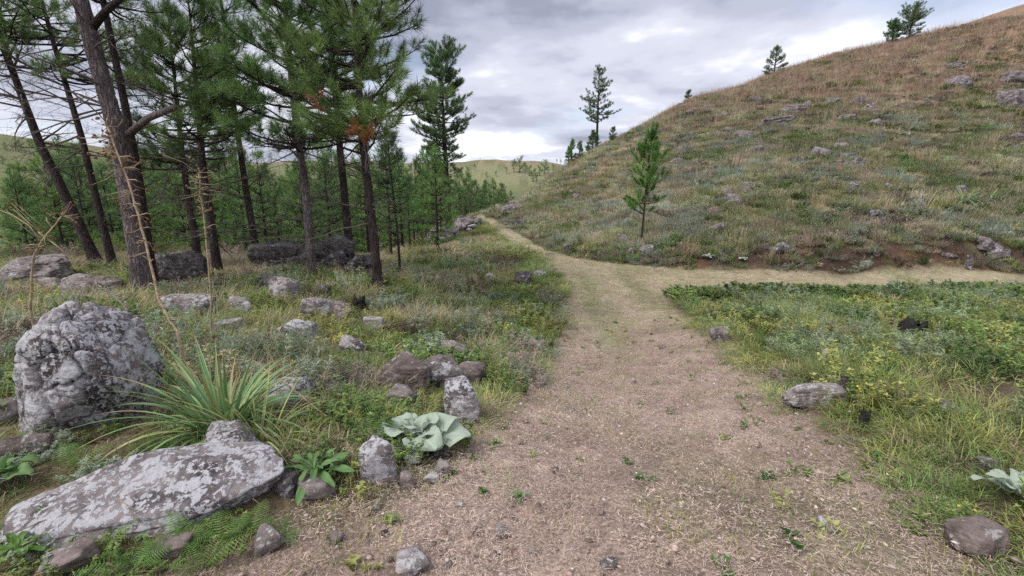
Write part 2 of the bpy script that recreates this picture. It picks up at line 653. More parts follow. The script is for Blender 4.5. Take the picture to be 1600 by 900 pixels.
def mat_bark(name, light, dark, scale=1.0):
    m, nt, N, L, out = new_mat(name)
    tc = N('ShaderNodeTexCoord')
    mp = N('ShaderNodeMapping'); mp.inputs['Scale'].default_value = (1, 1, 0.2)
    L(tc.outputs['Object'], mp.inputs[0])
    w = tex(nt, 'ShaderNodeTexNoise', mp.outputs[0], Scale=18 * scale, Detail=3)
    wv = N('ShaderNodeVectorMath'); wv.operation = 'MULTIPLY_ADD'
    L(w.outputs['Color'], wv.inputs[0]); wv.inputs[1].default_value = (0.13,) * 3
    L(mp.outputs[0], wv.inputs[2])
    vo = tex(nt, 'ShaderNodeTexVoronoi', wv.outputs[0], Scale=26 * scale, feature='DISTANCE_TO_EDGE')
    n = tex(nt, 'ShaderNodeTexNoise', mp.outputs[0], Scale=60 * scale, Detail=6, Roughness=0.7)
    n2 = tex(nt, 'ShaderNodeTexNoise', tc.outputs['Object'], Scale=3, Detail=4)
    f = ramp_node(nt, [(0.0, 0.0), (0.22, 1.0)])
    L(vo.outputs['Distance'], f.inputs[0])
    r = ramp_node(nt, [(0.25, tuple(c * 0.55 for c in light)), (0.55, light), (0.8, tuple(c * 1.35 for c in light))])
    L(n.outputs['Fac'], r.inputs[0])
    r2 = ramp_node(nt, [(0.3, 0.7), (0.7, 1.25)])
    L(n2.outputs['Fac'], r2.inputs[0])
    c = mixc(nt, f.outputs[0], tuple(0.6 * a_ + 0.4 * b_ for a_, b_ in zip(dark, light)), r.outputs[0])
    c = mixc(nt, 1.0, c, r2.outputs[0], 'MULTIPLY')
    p = N('ShaderNodeBsdfPrincipled')
    p.inputs['Roughness'].default_value = 0.9
    p.inputs['Specular IOR Level'].default_value = 0.15
    L(c, p.inputs['Base Color'])
    hs = N('ShaderNodeMath'); hs.operation = 'MULTIPLY_ADD'
    L(n.outputs['Fac'], hs.inputs[0]); hs.inputs[1].default_value = 0.35
    L(f.outputs[0], hs.inputs[2])
    b = N('ShaderNodeBump'); b.inputs['Strength'].default_value = 0.9; b.inputs['Distance'].default_value = 0.02
    L(hs.outputs[0], b.inputs['Height']); L(b.outputs[0], p.inputs['Normal'])
    L(p.outputs[0], out.inputs[0])
    return m


def mat_plain(name, col, rough=0.85, var=0.35, scale=20.0, bump=0.3):
    m, nt, N, L, out = new_mat(name)
    tc = N('ShaderNodeTexCoord')
    n = tex(nt, 'ShaderNodeTexNoise', tc.outputs['Object'], Scale=scale, Detail=6, Roughness=0.65)
    r = ramp_node(nt, [(0.3, tuple(c * (1 - var) for c in col)), (0.7, tuple(c * (1 + var) for c in col))])
    L(n.outputs['Fac'], r.inputs[0])
    p = N('ShaderNodeBsdfPrincipled')
    p.inputs['Roughness'].default_value = rough
    p.inputs['Specular IOR Level'].default_value = 0.2
    L(r.outputs[0], p.inputs['Base Color'])
    b = N('ShaderNodeBump'); b.inputs['Strength'].default_value = bump; b.inputs['Distance'].default_value = 0.02
    L(n.outputs['Fac'], b.inputs['Height']); L(b.outputs[0], p.inputs['Normal'])
    L(p.outputs[0], out.inputs[0])
    return m


def mat_ground():
    m, nt, N, L, out = new_mat('ground')
    tc = N('ShaderNodeTexCoord')
    v = tc.outputs['Object']
    a = N('ShaderNodeAttribute'); a.attribute_name = 'gcol'
    t = N('ShaderNodeAttribute'); t.attribute_name = 'trailness'
    n1 = tex(nt, 'ShaderNodeTexNoise', v, Scale=55, Detail=8, Roughness=0.72)
    n2 = tex(nt, 'ShaderNodeTexNoise', v, Scale=7, Detail=6, Roughness=0.6)
    n3 = tex(nt, 'ShaderNodeTexNoise', v, Scale=0.9, Detail=5, Roughness=0.6)
    vo = tex(nt, 'ShaderNodeTexVoronoi', v, Scale=120)
    r1 = ramp_node(nt, [(0.33, 0.42), (0.5, 0.95), (0.67, 1.6)])
    L(n1.outputs['Fac'], r1.inputs[0])
    r2 = ramp_node(nt, [(0.3, 0.68), (0.55, 1.0), (0.75, 1.25)])
    L(n2.outputs['Fac'], r2.inputs[0])
    r3 = ramp_node(nt, [(0.3, 0.8), (0.7, 1.2)])
    L(n3.outputs['Fac'], r3.inputs[0])
    rv = ramp_node(nt, [(0.0, (1.15, 1.1, 1.05)), (1.0, (0.75, 0.72, 0.7))])
    L(vo.outputs['Color'], rv.inputs[0])
    c = mixc(nt, 0.85, a.outputs['Color'], r1.outputs[0], 'MULTIPLY')
    c = mixc(nt, 1.0, c, r2.outputs[0], 'MULTIPLY')
    c = mixc(nt, 1.0, c, r3.outputs[0], 'MULTIPLY')
    c = mixc(nt, 0.7, c, rv.outputs[0], 'MULTIPLY')
    p = N('ShaderNodeBsdfPrincipled')
    p.inputs['Roughness'].default_value = 0.95
    p.inputs['Specular IOR Level'].default_value = 0.1
    L(c, p.inputs['Base Color'])
    hs = N('ShaderNodeMath'); hs.operation = 'MULTIPLY_ADD'
    L(n2.outputs['Fac'], hs.inputs[0]); hs.inputs[1].default_value = 2.0
    L(n1.outputs['Fac'], hs.inputs[2])
    b = N('ShaderNodeBump'); b.inputs['Strength'].default_value = 0.8; b.inputs['Distance'].default_value = 0.03
    L(hs.outputs[0], b.inputs['Height']); L(b.outputs[0], p.inputs['Normal'])
    L(p.outputs[0], out.inputs[0])
    return m


# ------------------------------------------------------------------ ground sheet and trail


def axis_pts(lo, hi, d0, g, knee=60.0, far=0.055):
    def half(m):
        p, x = [0.0], 0.0
        while x < m:
            x += (d0 + g * x) if x < knee else max(d0 + g * knee, far * x)
            p.append(x)
        return p
    return np.array([-q for q in half(-lo)[:0:-1]] + half(hi))


def ground_colour(xy):
    n = len(xy)
    sd = trail_sd(xy)
    hd = hill_d(xy)
    r = np.hypot(xy[:, 0], xy[:, 1])
    e = 0.22 * fbm(xy * 1.6, 3, 31) + 0.08 * fbm(xy * 6, 2, 32)
    tr = 1 - sstep(-0.12, 0.28, sd + e)
    tr = tr * (1 - sstep(0.0, 0.12, hd))
    mulch = np.array([0.48, 0.37, 0.312])
    straw = np.array([0.43, 0.375, 0.265])
    green = np.array([0.20, 0.225, 0.10])
    soil = np.array([0.10, 0.075, 0.058])
    duff = np.array([0.20, 0.165, 0.10])
    bank = np.array([0.085, 0.06, 0.047])
    olive = np.array([0.27, 0.25, 0.14])
    rust = np.array([0.30, 0.215, 0.15])
    g = np.clip(0.5 + 0.9 * fbm(xy * 0.5, 3, 33), 0, 1)[:, None]
    off = soil * (1 - g) + duff * g
    left = (hd < 0) & (xy[:, 0] < 1.5)
    off = np.where((left & (xy[:, 1] > 5))[:, None], off * 0.5 + np.array([0.24, 0.2, 0.1]) * 0.5, off)
    hz = sstep(5, 22, hd + 6 * fbm(xy * 0.12, 3, 34))[:, None]
    hc = olive * (1 - hz) + rust * hz
    bk = (sstep(0.0, 0.2, hd) * (1 - sstep(0.7, 1.4, hd + 0.5 * fbm(xy * 1.1, 2, 35))))[:, None]
    hc = hc * (1 - bk) + bank * bk
    orange = (bk[:, 0] * sstep(0.25, 0.5, fbm(xy * np.array([0.55, 1.4]), 2, 36)))[:, None]
    hc = hc * (1 - 0.2 * orange) + 0.2 * orange * np.array([0.34, 0.17, 0.085])
    off = np.where((hd > 0)[:, None], hc, off)
    # trail: mulch near, straw and thin grass further on
    fz = sstep(6.5, 13.5, xy[:, 1] + 3 * fbm(xy * 0.5, 3, 37))[:, None]
    t = mulch * (1 - fz) + straw * fz
    gp = (sstep(0.0, 0.5, fbm(xy * np.array([1.4, 0.45]), 3, 38)) * (0.6 + 0.3 * fz[:, 0]))[:, None]
    t = t * (1 - gp) + (green * 0.6 + t * 0.4) * gp
    dk = sstep(0.15, 0.6, fbm(xy * 1.1, 4, 39))[:, None] * 0.35
    t = t * (1 - dk) + np.array([0.21, 0.14, 0.115]) * dk
    gs = (0.65 * np.exp(-(strip_d(xy) / 0.28) ** 2) * np.clip(0.55 + 0.9 * fbm(xy * 1.5, 3, 61), 0, 1))[:, None]
    t = t * (1 - gs) + np.array([0.26, 0.30, 0.165]) * gs
    rd = np.exp(-((xy[:, 0] - 0.9) / 1.3) ** 2 - ((xy[:, 1] - 18.4 - 0.1 * xy[:, 0]) / 0.5) ** 2)[:, None]
    t = t * (1 - rd) + np.array([0.16, 0.13, 0.11]) * rd
    c = off * (1 - tr[:, None]) + t * tr[:, None]
    # distance: dry olive hill grass with scrub patches
    fw = sstep(70, 110, np.hypot(xy[:, 0] - 22, xy[:, 1] - 15))[:, None]
    p = np.clip(0.5 + 0.8 * fbm(xy / 28.0, 4, 40), 0, 1)[:, None]
    fc = np.array([0.235, 0.26, 0.135]) * p + np.array([0.27, 0.262, 0.165]) * (1 - p)
    zz = smooth_z(xy)
    up = sstep(14, 24, zz + 3 * fbm(xy / 20, 3, 41))[:, None]
    fc = fc * (1 - up) + np.array([0.285, 0.235, 0.155]) * up
    bl = (sstep(0.2, 0.34, fbm(xy / 9.0, 3, 44)) * 0.55)[:, None]
    fc = fc * (1 - bl) + np.array([0.11, 0.14, 0.07]) * bl
    low = (1 - sstep(-6, 6, zz + 4 * fbm(xy / 25, 3, 42)))[:, None] * 0.6
    fc = fc * (1 - low) + np.array([0.07, 0.10, 0.045]) * low
    lf = (sstep(20, 90, -xy[:, 0]) * (1 - sstep(330, 480, xy[:, 1])))[:, None] * 0.55
    fc = fc * (1 - lf) + np.array([0.135, 0.165, 0.075]) * lf
    return c * (1 - fw) + fc * fw, tr


STRIP = trace([(905, 425), (925, 455), (935, 500), (955, 545), (985, 610)])


def strip_d(xy):
    return poly_sd(xy, STRIP, False)


MAT_GROUND = mat_ground()


def build_ground():
    xs = axis_pts(-1600, 1600, 0.05, 0.014)
    ys = axis_pts(-25, 2200, 0.05, 0.012)
    nx, ny = len(xs), len(ys)
    X, Y = np.meshgrid(xs, ys)
    xy = np.c_[X.ravel(), Y.ravel()]
    z = zfun(xy)
    col, tr = ground_colour(xy)
    # a little real roughness on the trodden mulch and soil near the camera
    near = 1 - sstep(6, 18, np.hypot(xy[:, 0], xy[:, 1]))
    z = z + near * 0.008 * fbm(xy * 9, 3, 51)
    GRID.update(x=xs, y=ys, z=z.reshape(ny, nx))
    V = np.c_[xy, z]
    i = np.arange(ny - 1)[:, None] * nx + np.arange(nx - 1)[None, :]
    Q = np.stack([i, i + 1, i + 1 + nx, i + nx], -1).reshape(-1, 4)
    tm = tr[Q].mean(1) > 0.5
    for name, sel, lab in (('ground', ~tm, None), ('dirt_trail', tm, None)):
        q = Q[sel]
        used, inv = np.unique(q, return_inverse=True)
        me = add_mesh(name, V[used], None, inv.reshape(-1, 4), [MAT_GROUND], None, True, {'gcol': col[used], 'trailness': tr[used]})
        tag(put(name, me), kind='structure')


build_ground()

# ------------------------------------------------------------------ pines


M_BARK = mat_bark('bark_grey', (0.215, 0.175, 0.175), (0.03, 0.022, 0.022), 0.8)
M_BARK2 = mat_bark('bark_dark', (0.095, 0.072, 0.07), (0.02, 0.015, 0.015), 1.1)
M_TWIG = mat_plain('dead_twig', (0.13, 0.105, 0.098), var=0.4, scale=8)
M_NEEDLE = mat_leaf('needles', (0.165, 0.27, 0.088), 'geo', 0.7, 0.5, 0.35)
M_NEEDLE_DARK = mat_leaf('needles_dark', (0.125, 0.20, 0.08), 'geo', 0.65, 0.5, 0.28)
M_NEEDLE_YOUNG = mat_leaf('needles_young', (0.16, 0.29, 0.078), 'geo', 0.6, 0.5, 0.25)
M_NEEDLE_DEAD = mat_leaf('needles_dead', (0.27, 0.10, 0.05), 'geo', 0.6, 0.7, 0.2)


def needles(P, D, Ln, rg, nn=24, nl=0.17, w=0.007, fan=(25, 70)):
    """needle triangles round shoots that start at P, point along D and are Ln long"""
    n = len(P)
    P, D = np.repeat(P, nn, 0), np.repeat(D, nn, 0)
    Ls = np.repeat(Ln, nn)
    val = np.repeat(rg.random(n), nn) * 0.75 + rg.random(n * nn) * 0.25
    s = rg.random(n * nn) ** 0.8
    ref = np.where(np.abs(D[:, 2:3]) > 0.9, np.array([[1.0, 0, 0]]), np.array([[0, 0, 1.0]]))
    A = np.cross(D, ref); A /= np.linalg.norm(A, axis=1)[:, None]
    B = np.cross(D, A)
    az = rg.random(n * nn) * 2 * math.pi
    al = np.radians(fan[1] + (fan[0] - fan[1]) * s + rg.normal(0, 8, n * nn))
    R = np.cos(az)[:, None] * A + np.sin(az)[:, None] * B
    N_ = np.cos(al)[:, None] * D + np.sin(al)[:, None] * R
    ln = nl * (0.65 + 0.45 * rg.random(n * nn))
    b = P + D * (Ls * s)[:, None]
    tip = b + N_ * ln[:, None] + np.array([0, 0, -1]) * (0.12 * ln)[:, None] * rg.random((n * nn, 1))
    side = np.cross(N_, rg.normal(size=(n * nn, 3)))
    side /= np.linalg.norm(side, axis=1)[:, None] + 1e-9
    V = np.stack([b - side * w / 2, b + side * w / 2, tip], 1).reshape(-1, 3)
    T = np.arange(len(V)).reshape(-1, 3)
    return V, T, np.repeat(val, 3)


def pine_geo(seed, H, r0, axis=((0, 0), (0, 0)), cb=0.35, cw=1.2, nn=26, nl=0.17, nw=0.0075, step=0.33, whorl=(3, 5), twigs=6,
             shape='cone', dead=0, dead_lo=0.12, dead_len=1.3, sides=12, ring=0.14, density=1.0, lift=1.0, flare=0.35, irregular=0.35, low_gap=0.0, sl=1.0, fan=(25, 80)):
    rg = np.random.default_rng(seed)
    ax = np.array([[a, b] for a, b in axis], float)
    af = np.linspace(0, 1, len(ax))

    def centre(h):
        f = np.clip(np.asarray(h) / H, 0, 1)
        return np.stack([np.interp(f, af, ax[:, 0]), np.interp(f, af, ax[:, 1]), np.asarray(h) + 0 * f], -1)

    def rad(h):
        return r0 * (np.clip(1 - h / H, 0, 1) ** 0.75 * 0.97 + 0.03) + r0 * flare * np.exp(-np.maximum(h, 0) / 0.22)
    trunk, br, dd = MB(), MB(), MB()
    hs = np.r_[-0.35, np.arange(0, H, ring), H]
    Pc = centre(hs)
    th = np.arange(sides) * 2 * math.pi / sides
    rr = rad(hs)[:, None] * np.ones(sides)
    q = np.stack([np.cos(th)[None, :] * 2.2 + 0 * hs[:, None], np.sin(th)[None, :] * 2.2 + 0 * hs[:, None], hs[:, None] * 1.3 + 0 * th], -1).reshape(-1, 3)
    rr *= 1 + 0.07 * fbm(q, 3, seed).reshape(rr.shape)
    if sides >= 24:      # furrowed plates on the big trunks
        f1, f2 = worley(np.c_[np.cos(np.tile(th, len(hs))) * r0 * 24, np.sin(np.tile(th, len(hs))) * r0 * 24, np.repeat(hs, sides) * 8.0], seed)
        rr -= (0.016 * (1 - sstep(0.0, 0.28, f2 - f1))).reshape(rr.shape)
    ringv = Pc[:, None, :] + np.stack([np.cos(th)[None] * rr, np.sin(th)[None] * rr, 0 * rr], -1)
    nr = len(hs)
    i = np.arange(nr - 1)[:, None] * sides
    j = np.arange(sides)[None, :]
    trunk.add(ringv.reshape(-1, 3), None, np.stack([i + j, i + (j + 1) % sides, i + sides + (j + 1) % sides, i + sides + j], -1).reshape(-1, 4))
    SP, SD, SL = [], [], []
    h = cb * H
    while h < H * 0.985:
        t = (h - cb * H) / (H - cb * H)
        if shape == 'cone':
            Lb = cw * (1 - t) ** 0.75 * (0.72 + 0.28 * min(1, t / 0.2))
        elif shape == 'round':
            Lb = cw * math.sqrt(max(0.03, 1 - ((t - 0.55) / 0.56) ** 2)) * (0.75 + 0.25 * min(1, t / 0.3))
        else:              # open, flat-topped whorls
            Lb = cw * (1 - t) ** 0.55 * (0.8 + 0.2 * math.sin(7 * t))
        if t < low_gap:
            Lb *= 0.7
        for k in range(int(rg.integers(whorl[0], whorl[1] + 1))):
            L_ = max(0.12, Lb * (1 - irregular + 1.4 * irregular * rg.random()))
            if rg.random() > density:
                continue
            a = rg.random() * 2 * math.pi
            el = math.radians((-6 + 52 * t ** 1.3 + rg.normal(0, 7)) * lift)
            hh = h + rg.normal(0, 0.06)
            p0 = centre(hh)
            d = np.array([math.cos(a) * math.cos(el), math.sin(a) * math.cos(el), math.sin(el)])
            s = np.linspace(0, 1, 6)
            bend = (s ** 2)[:, None] * np.array([0, 0, 0.28 * L_ * (1 - 0.5 * t)])
            wob = np.cumsum(rg.normal(0, 0.02 * L_, (6, 3)), 0) * s[:, None]
            pts = p0 + d * (L_ * s)[:, None] + bend + wob
            r_b = min(0.5 * rad(hh), 0.010 + 0.016 * L_)
            br.tube(pts, r_b * (1 - 0.8 * s) + 0.002, 5)
            nt = max(2, int(round(twigs * L_ / max(cw, 0.5) * 1.15)) + 1)
            f0 = 0.25 if t > 0.25 else 0.4
            fr = f0 + (1 - f0) * (np.arange(nt) + rg.random(nt) * 0.8) / nt
            for m, f in enumerate(np.clip(fr, 0, 1)):
                pp = np.array([np.interp(f, s, pts[:, c]) for c in range(3)])
                tl = (0.16 + 0.30 * (1 - f) * min(1.2, L_)) * (0.7 + 0.6 * rg.random())
                sd = 1 if m % 2 else -1
                az2 = a + sd * math.radians(48 + rg.normal(0, 12))
                e2 = el + math.radians(22 + rg.normal(0, 12))
                d2 = np.array([math.cos(az2) * math.cos(e2), math.sin(az2) * math.cos(e2), math.sin(e2)])
                end = pp + d2 * tl
                br.tube(np.stack([pp, pp + d2 * tl * 0.5, end + np.array([0, 0, 0.05 * tl])]), [0.006, 0.005, 0.003], 4)
                up = d2 * 0.7 + np.array([0, 0, 0.55]); up /= np.linalg.norm(up)
                SP.append(end - d2 * 0.05); SD.append(up); SL.append(0.10 + 0.08 * rg.random())
                if tl > 0.28:
                    SP.append(pp + d2 * tl * 0.55); SD.append(up); SL.append(0.10)
            up = d * 0.8 + np.array([0, 0, 0.6]); up /= np.linalg.norm(up)
            SP.append(pts[-1] - d * 0.05); SD.append(up); SL.append(0.16 + 0.1 * rg.random())
        h += step * (0.75 + 0.5 * rg.random()) * (1 - 0.35 * t)
    top = centre(H)
    SP.append(top - np.array([0, 0, 0.1])); SD.append(np.array([0, 0, 1.0])); SL.append(0.3)
    ND = needles(np.array(SP), np.array(SD), np.array(SL) * sl, rg, nn, nl, nw, fan)
    # bare dead branches below the crown
    for k in range(dead):
        hh = H * (dead_lo + (cb + 0.12 - dead_lo) * rg.random() ** 0.8)
        a = rg.random() * 2 * math.pi
        el = math.radians(rg.normal(4, 16))
        L_ = dead_len * (0.35 + 0.8 * rg.random())
        p0 = centre(hh)
        d = np.array([math.cos(a) * math.cos(el), math.sin(a) * math.cos(el), math.sin(el)])
        s = np.linspace(0, 1, 7)
        pts = p0 + d * (L_ * s)[:, None] + np.cumsum(rg.normal(0, 0.03 * L_, (7, 3)), 0) * s[:, None] + np.array([0, 0, -0.12 * L_]) * (s ** 2)[:, None]
        dd.tube(pts, (0.005 + 0.009 * L_) * (1 - 0.85 * s) + 0.0015, 5)
        for m in range(int(5 + 6 * rg.random())):
            f = 0.25 + 0.75 * rg.random()
            pp = np.array([np.interp(f, s, pts[:, c]) for c in range(3)])
            d2 = d + rg.normal(0, 0.65, 3); d2 /= np.linalg.norm(d2)
            tl = L_ * (0.15 + 0.3 * rg.random())
            e = pp + d2 * tl + rg.normal(0, 0.05 * tl, 3)
            dd.tube(np.stack([pp, pp + d2 * tl * 0.5 + rg.normal(0, 0.06 * tl, 3), e]), [0.004, 0.003, 0.0015], 3)
            for mm in range(2):
                d3 = d2 + rg.normal(0, 0.6, 3); d3 /= np.linalg.norm(d3)
                b0 = pp + d2 * tl * (0.3 + 0.6 * rg.random())
                dd.tube(np.stack([b0, b0 + d3 * tl * 0.5]), [0.0025, 0.0012], 3)
    return trunk, br, ND, dd, centre


def pine(name, label, loc, geo, m_bark=M_BARK2, m_needle=M_NEEDLE, group=None, rotz=0.0, scale=1.0):
    trunk, br, (nv, nt_, val), dd, _ = geo
    t = thing(name, label, 'tree', loc, rotz, group)
    t.scale = (scale,) * 3
    put('trunk', trunk.mesh('trunk', [m_bark]), t)
    if br.n:
        tag(put('branches', br.mesh('branches', [M_BARK2]), t), kind='stuff')
    if dd.n:
        tag(put('dead_branches', dd.mesh('dead_branches', [M_TWIG]), t), kind='stuff')
    put('crown', add_mesh('crown', nv, nt_, None, [m_needle], None, False, {'v': val}), t)
    return t


def lean_axis(base_px, pts_px, P, H, extra=0.0):
    """horizontal offsets of the trunk at equal heights, from trunk pixels, in the upright plane through P"""
    zs, xs = [0.0], [0.0]
    for (x, y) in pts_px:
        q = at_y(x, y, P[1])
        zs.append(q[2] - P[2]); xs.append(q[0] - P[0])
    fr = np.linspace(0, H, 9)
    x = np.interp(fr, zs, xs)
    if zs[-1] < H:
        sl = (xs[-1] - xs[-2]) / (zs[-1] - zs[-2])
        m = fr > zs[-1]
        x[m] = xs[-1] + sl * (fr[m] - zs[-1]) * 0.8
    return [(a, extra * (f / H)) for a, f in zip(x, fr)]


def px_pine(name, label, base, via, H, r0, seed, **kw):
    mb = kw.pop('m_bark', M_BARK2)
    mn = kw.pop('m_needle', M_NEEDLE)
    group = kw.pop('group', None)
    dep = kw.pop('dep', 0.0)
    r0 *= 0.79
    P = hit(*base)
    top = kw.pop('top', None)
    if top:
        H = float(at_y(top[0], top[1], P[1])[2] - P[2]) - 0.25
    ax = lean_axis(base, via, P, H, dep)
    return pine(name, label, P - np.array([0, 0, 0.02]), pine_geo(seed, H, r0, ax, **kw), mb, mn, group), P


def build_near_pines():
    G = 'pines along the left of the trail'
    t, P = px_pine('pine_tree', 'thick grey-barked pine trunk leaning left behind the large lichen boulder', (226, 458), [(190, 230), (125, 0)], 10.5, 0.20, 101,
                   m_bark=M_BARK, cb=0.46, cw=2.3, density=0.85, step=0.36, twigs=8, dead=26, dead_lo=0.2, dead_len=1.5, sides=40, ring=0.05, nn=44, nl=0.2, shape='open', flare=0.45, group=G)
    # sawn limb stub and thick upper limb of this tree
    mb = MB()
    a, b, c = at_y(200, 208, P[1]) - P, at_y(232, 182, P[1] - 0.4) - P, at_y(272, 166, P[1] - 0.6) - P
    mb.tube(np.stack([a, b, c]), [0.055, 0.05, 0.045], 10)
    tk = [c_ for c_ in t.children if c_.name.startswith('trunk')][0]
    put('broken_limb', mb.mesh('broken_limb', [M_BARK]), tk)
    mb = MB()
    a, b, c = at_y(143, 42, P[1]) - P, at_y(165, 15, P[1] - 0.1) - P, at_y(200, -15, P[1] - 0.3) - P
    mb.tube(np.stack([a, b, c]), [0.06, 0.05, 0.035], 8)
    put('limb', mb.mesh('limb', [M_BARK2]), tk)
    px_pine('pine_tree', 'dark trunk added for the shaded right side of the thick grey trunk', (241, 452), [(203, 230), (148, 0)], 8.5, 0.10, 102,
            cb=0.55, cw=1.3, dead=12, dead_len=1.0, sides=14, dep=0.3, group=G)  # added trunk standing in for the dark, shaded edge of the thick one
    px_pine('pine_tree', 'leftmost dark pine trunk, leaning strongly left with many bare twigs', (152, 413), [(110, 320), (58, 215), (5, 70)], 7.4, 0.145, 103,
            cb=0.58, cw=1.9, density=0.85, nn=44, nl=0.2, step=0.24, twigs=9, dead=34, dead_lo=0.3, dead_len=1.9, sides=18, group=G, shape='open')
    px_pine('pine_tree', 'thin dark pine leaning left, second from the left edge of the photo', (177, 416), [(150, 310), (128, 215), (84, 68)], 7.4, 0.105, 104,
            cb=0.54, cw=1.8, density=0.85, nn=44, nl=0.2, step=0.24, twigs=9, dead=30, dead_lo=0.3, dead_len=1.6, sides=16, group=G, shape='open')
    px_pine('pine_tree', 'pine with a dense dark crown just right of the thick grey trunk', (311, 414), [(286, 255), (262, 20)], 5.6, 0.115, 105,
            m_needle=M_NEEDLE_DARK, cb=0.40, cw=1.55, dead=28, dead_len=1.4, sides=16, nn=62, nl=0.21, nw=0.008, step=0.23, twigs=7, group=G)
    px_pine('pine_tree', 'dark forked-looking pine behind the thin dry spiny stalk', (341, 428), [(318, 270), (300, 60)], 5.6, 0.12, 106,
            cb=0.45, cw=1.5, dead=30, dead_len=1.3, sides=16, nn=58, nl=0.21, nw=0.008, step=0.25, twigs=7, group=G)
    px_pine('pine_tree', 'slim dark pine left of the dark rock ledge, trunk curving', (404, 412), [(385, 300), (368, 185), (345, 0)], 7.6, 0.115, 107,
            cb=0.50, cw=1.2, dead=26, dead_len=1.3, sides=16, nn=58, nl=0.21, nw=0.008, step=0.30, twigs=6, group=G)
    px_pine('pine_tree', 'greyish pine standing in front of the dark rock ledge', (489, 442), [(478, 300), (462, 190), (448, 40)], 7.4, 0.125, 108,
            m_bark=M_BARK, cb=0.33, cw=1.6, dead=26, dead_len=1.2, sides=24, ring=0.07, nn=62, nl=0.21, nw=0.008, step=0.23, twigs=7, group=G)
    px_pine('pine_tree', 'thin pine hidden behind the rock ledge and the greyish pine', (497, 390), [(484, 300), (470, 180)], 6.4, 0.11, 109,
            cb=0.42, cw=1.5, dead=10, sides=14, nn=40, nl=0.2, nw=0.01, step=0.26, twigs=8, group=G)
    px_pine('pine_tree', 'dark pine rising behind the round rock at the end of the ledge', (548, 410), [(538, 300), (528, 200), (515, 40)], 8.0, 0.145, 110,
            cb=0.40, cw=1.7, density=0.75, dead=24, dead_len=1.4, sides=16, nn=56, nl=0.21, nw=0.009, step=0.27, twigs=7, group=G)
    t, P = px_pine('pine_tree', 'foremost right pine of the row, with a tuft of rust-red dead needles', (592, 452), [(580, 330), (565, 215), (556, 40)], 7.9, 0.12, 111,
                   cb=0.33, cw=1.6, dead=26, dead_len=1.2, sides=24, ring=0.07, nn=62, nl=0.21, nw=0.008, step=0.23, twigs=7, group=G)
    rg = np.random.default_rng(5)
    tk = [c_ for c_ in t.children if c_.name.startswith('crown')][0]
    for (x, y, s, n) in ((563, 204, 0.085, 14), (586, 200, 0.04, 5), (497, 163, 0.04, 6)):
        c = at_y(x, y, P[1] - 1.15) - P
        pp = c + rg.normal(0, s, (n, 3))
        dv = rg.normal(0, 0.5, (n, 3)) + np.array([0, 0, 0.6]); dv /= np.linalg.norm(dv, axis=1)[:, None]
        v, tt, val = needles(pp, dv, np.full(n, 0.12), rg, 30, 0.13, 0.008)
        put('dead_needles', add_mesh('dead_needles', v, tt, None, [M_NEEDLE_DEAD], None, False, {'v': val}), tk)
    px_pine('pine_tree', 'tall pine with rounded clumpy crown beside the heap of stones', (702, 352), [(698, 280), (692, 170)], 9.6, 0.20, 112,
            m_needle=M_NEEDLE_DARK, cb=0.26, cw=1.35, top=(693, 72), shape='round', sides=14, nn=34, nl=0.17, nw=0.017, step=0.24, whorl=(5, 7), twigs=11, dead=10, density=0.7, irregular=0.65, lift=0.5, group=G)
    px_pine('pine_tree', 'slender young pine with bare pole trunk on the grassy slope left of trail', (626, 430), [(620, 350), (613, 290)], 3.7, 0.05, 113,
            cb=0.50, cw=0.55, sides=8, nn=20, nw=0.01, step=0.22, twigs=4, m_needle=M_NEEDLE_DARK, group=G)
    for k, (x, y, top, lab) in enumerate([(641, 396, 305, 'small pole-stemmed pine on the slope left of the stone heap'), (666, 380, 290, 'small pole-stemmed pine nearest the left of the stone heap'),
                                          (648, 392, 318, 'very thin pole pine between the two small pines on the slope'), (608, 398, 300, 'small pole pine lower on the slope by the tree row')]):
        P = hit(x, y)
        H = float(at_y(x, top, P[1])[2] - P[2])
        pine('pine_tree', lab, P, pine_geo(130 + k, H, 0.045, cb=0.45, cw=0.75, sides=7, nn=16, nw=0.016, step=0.3, twigs=4, whorl=(3, 4)), M_BARK2, M_NEEDLE_YOUNG, G)


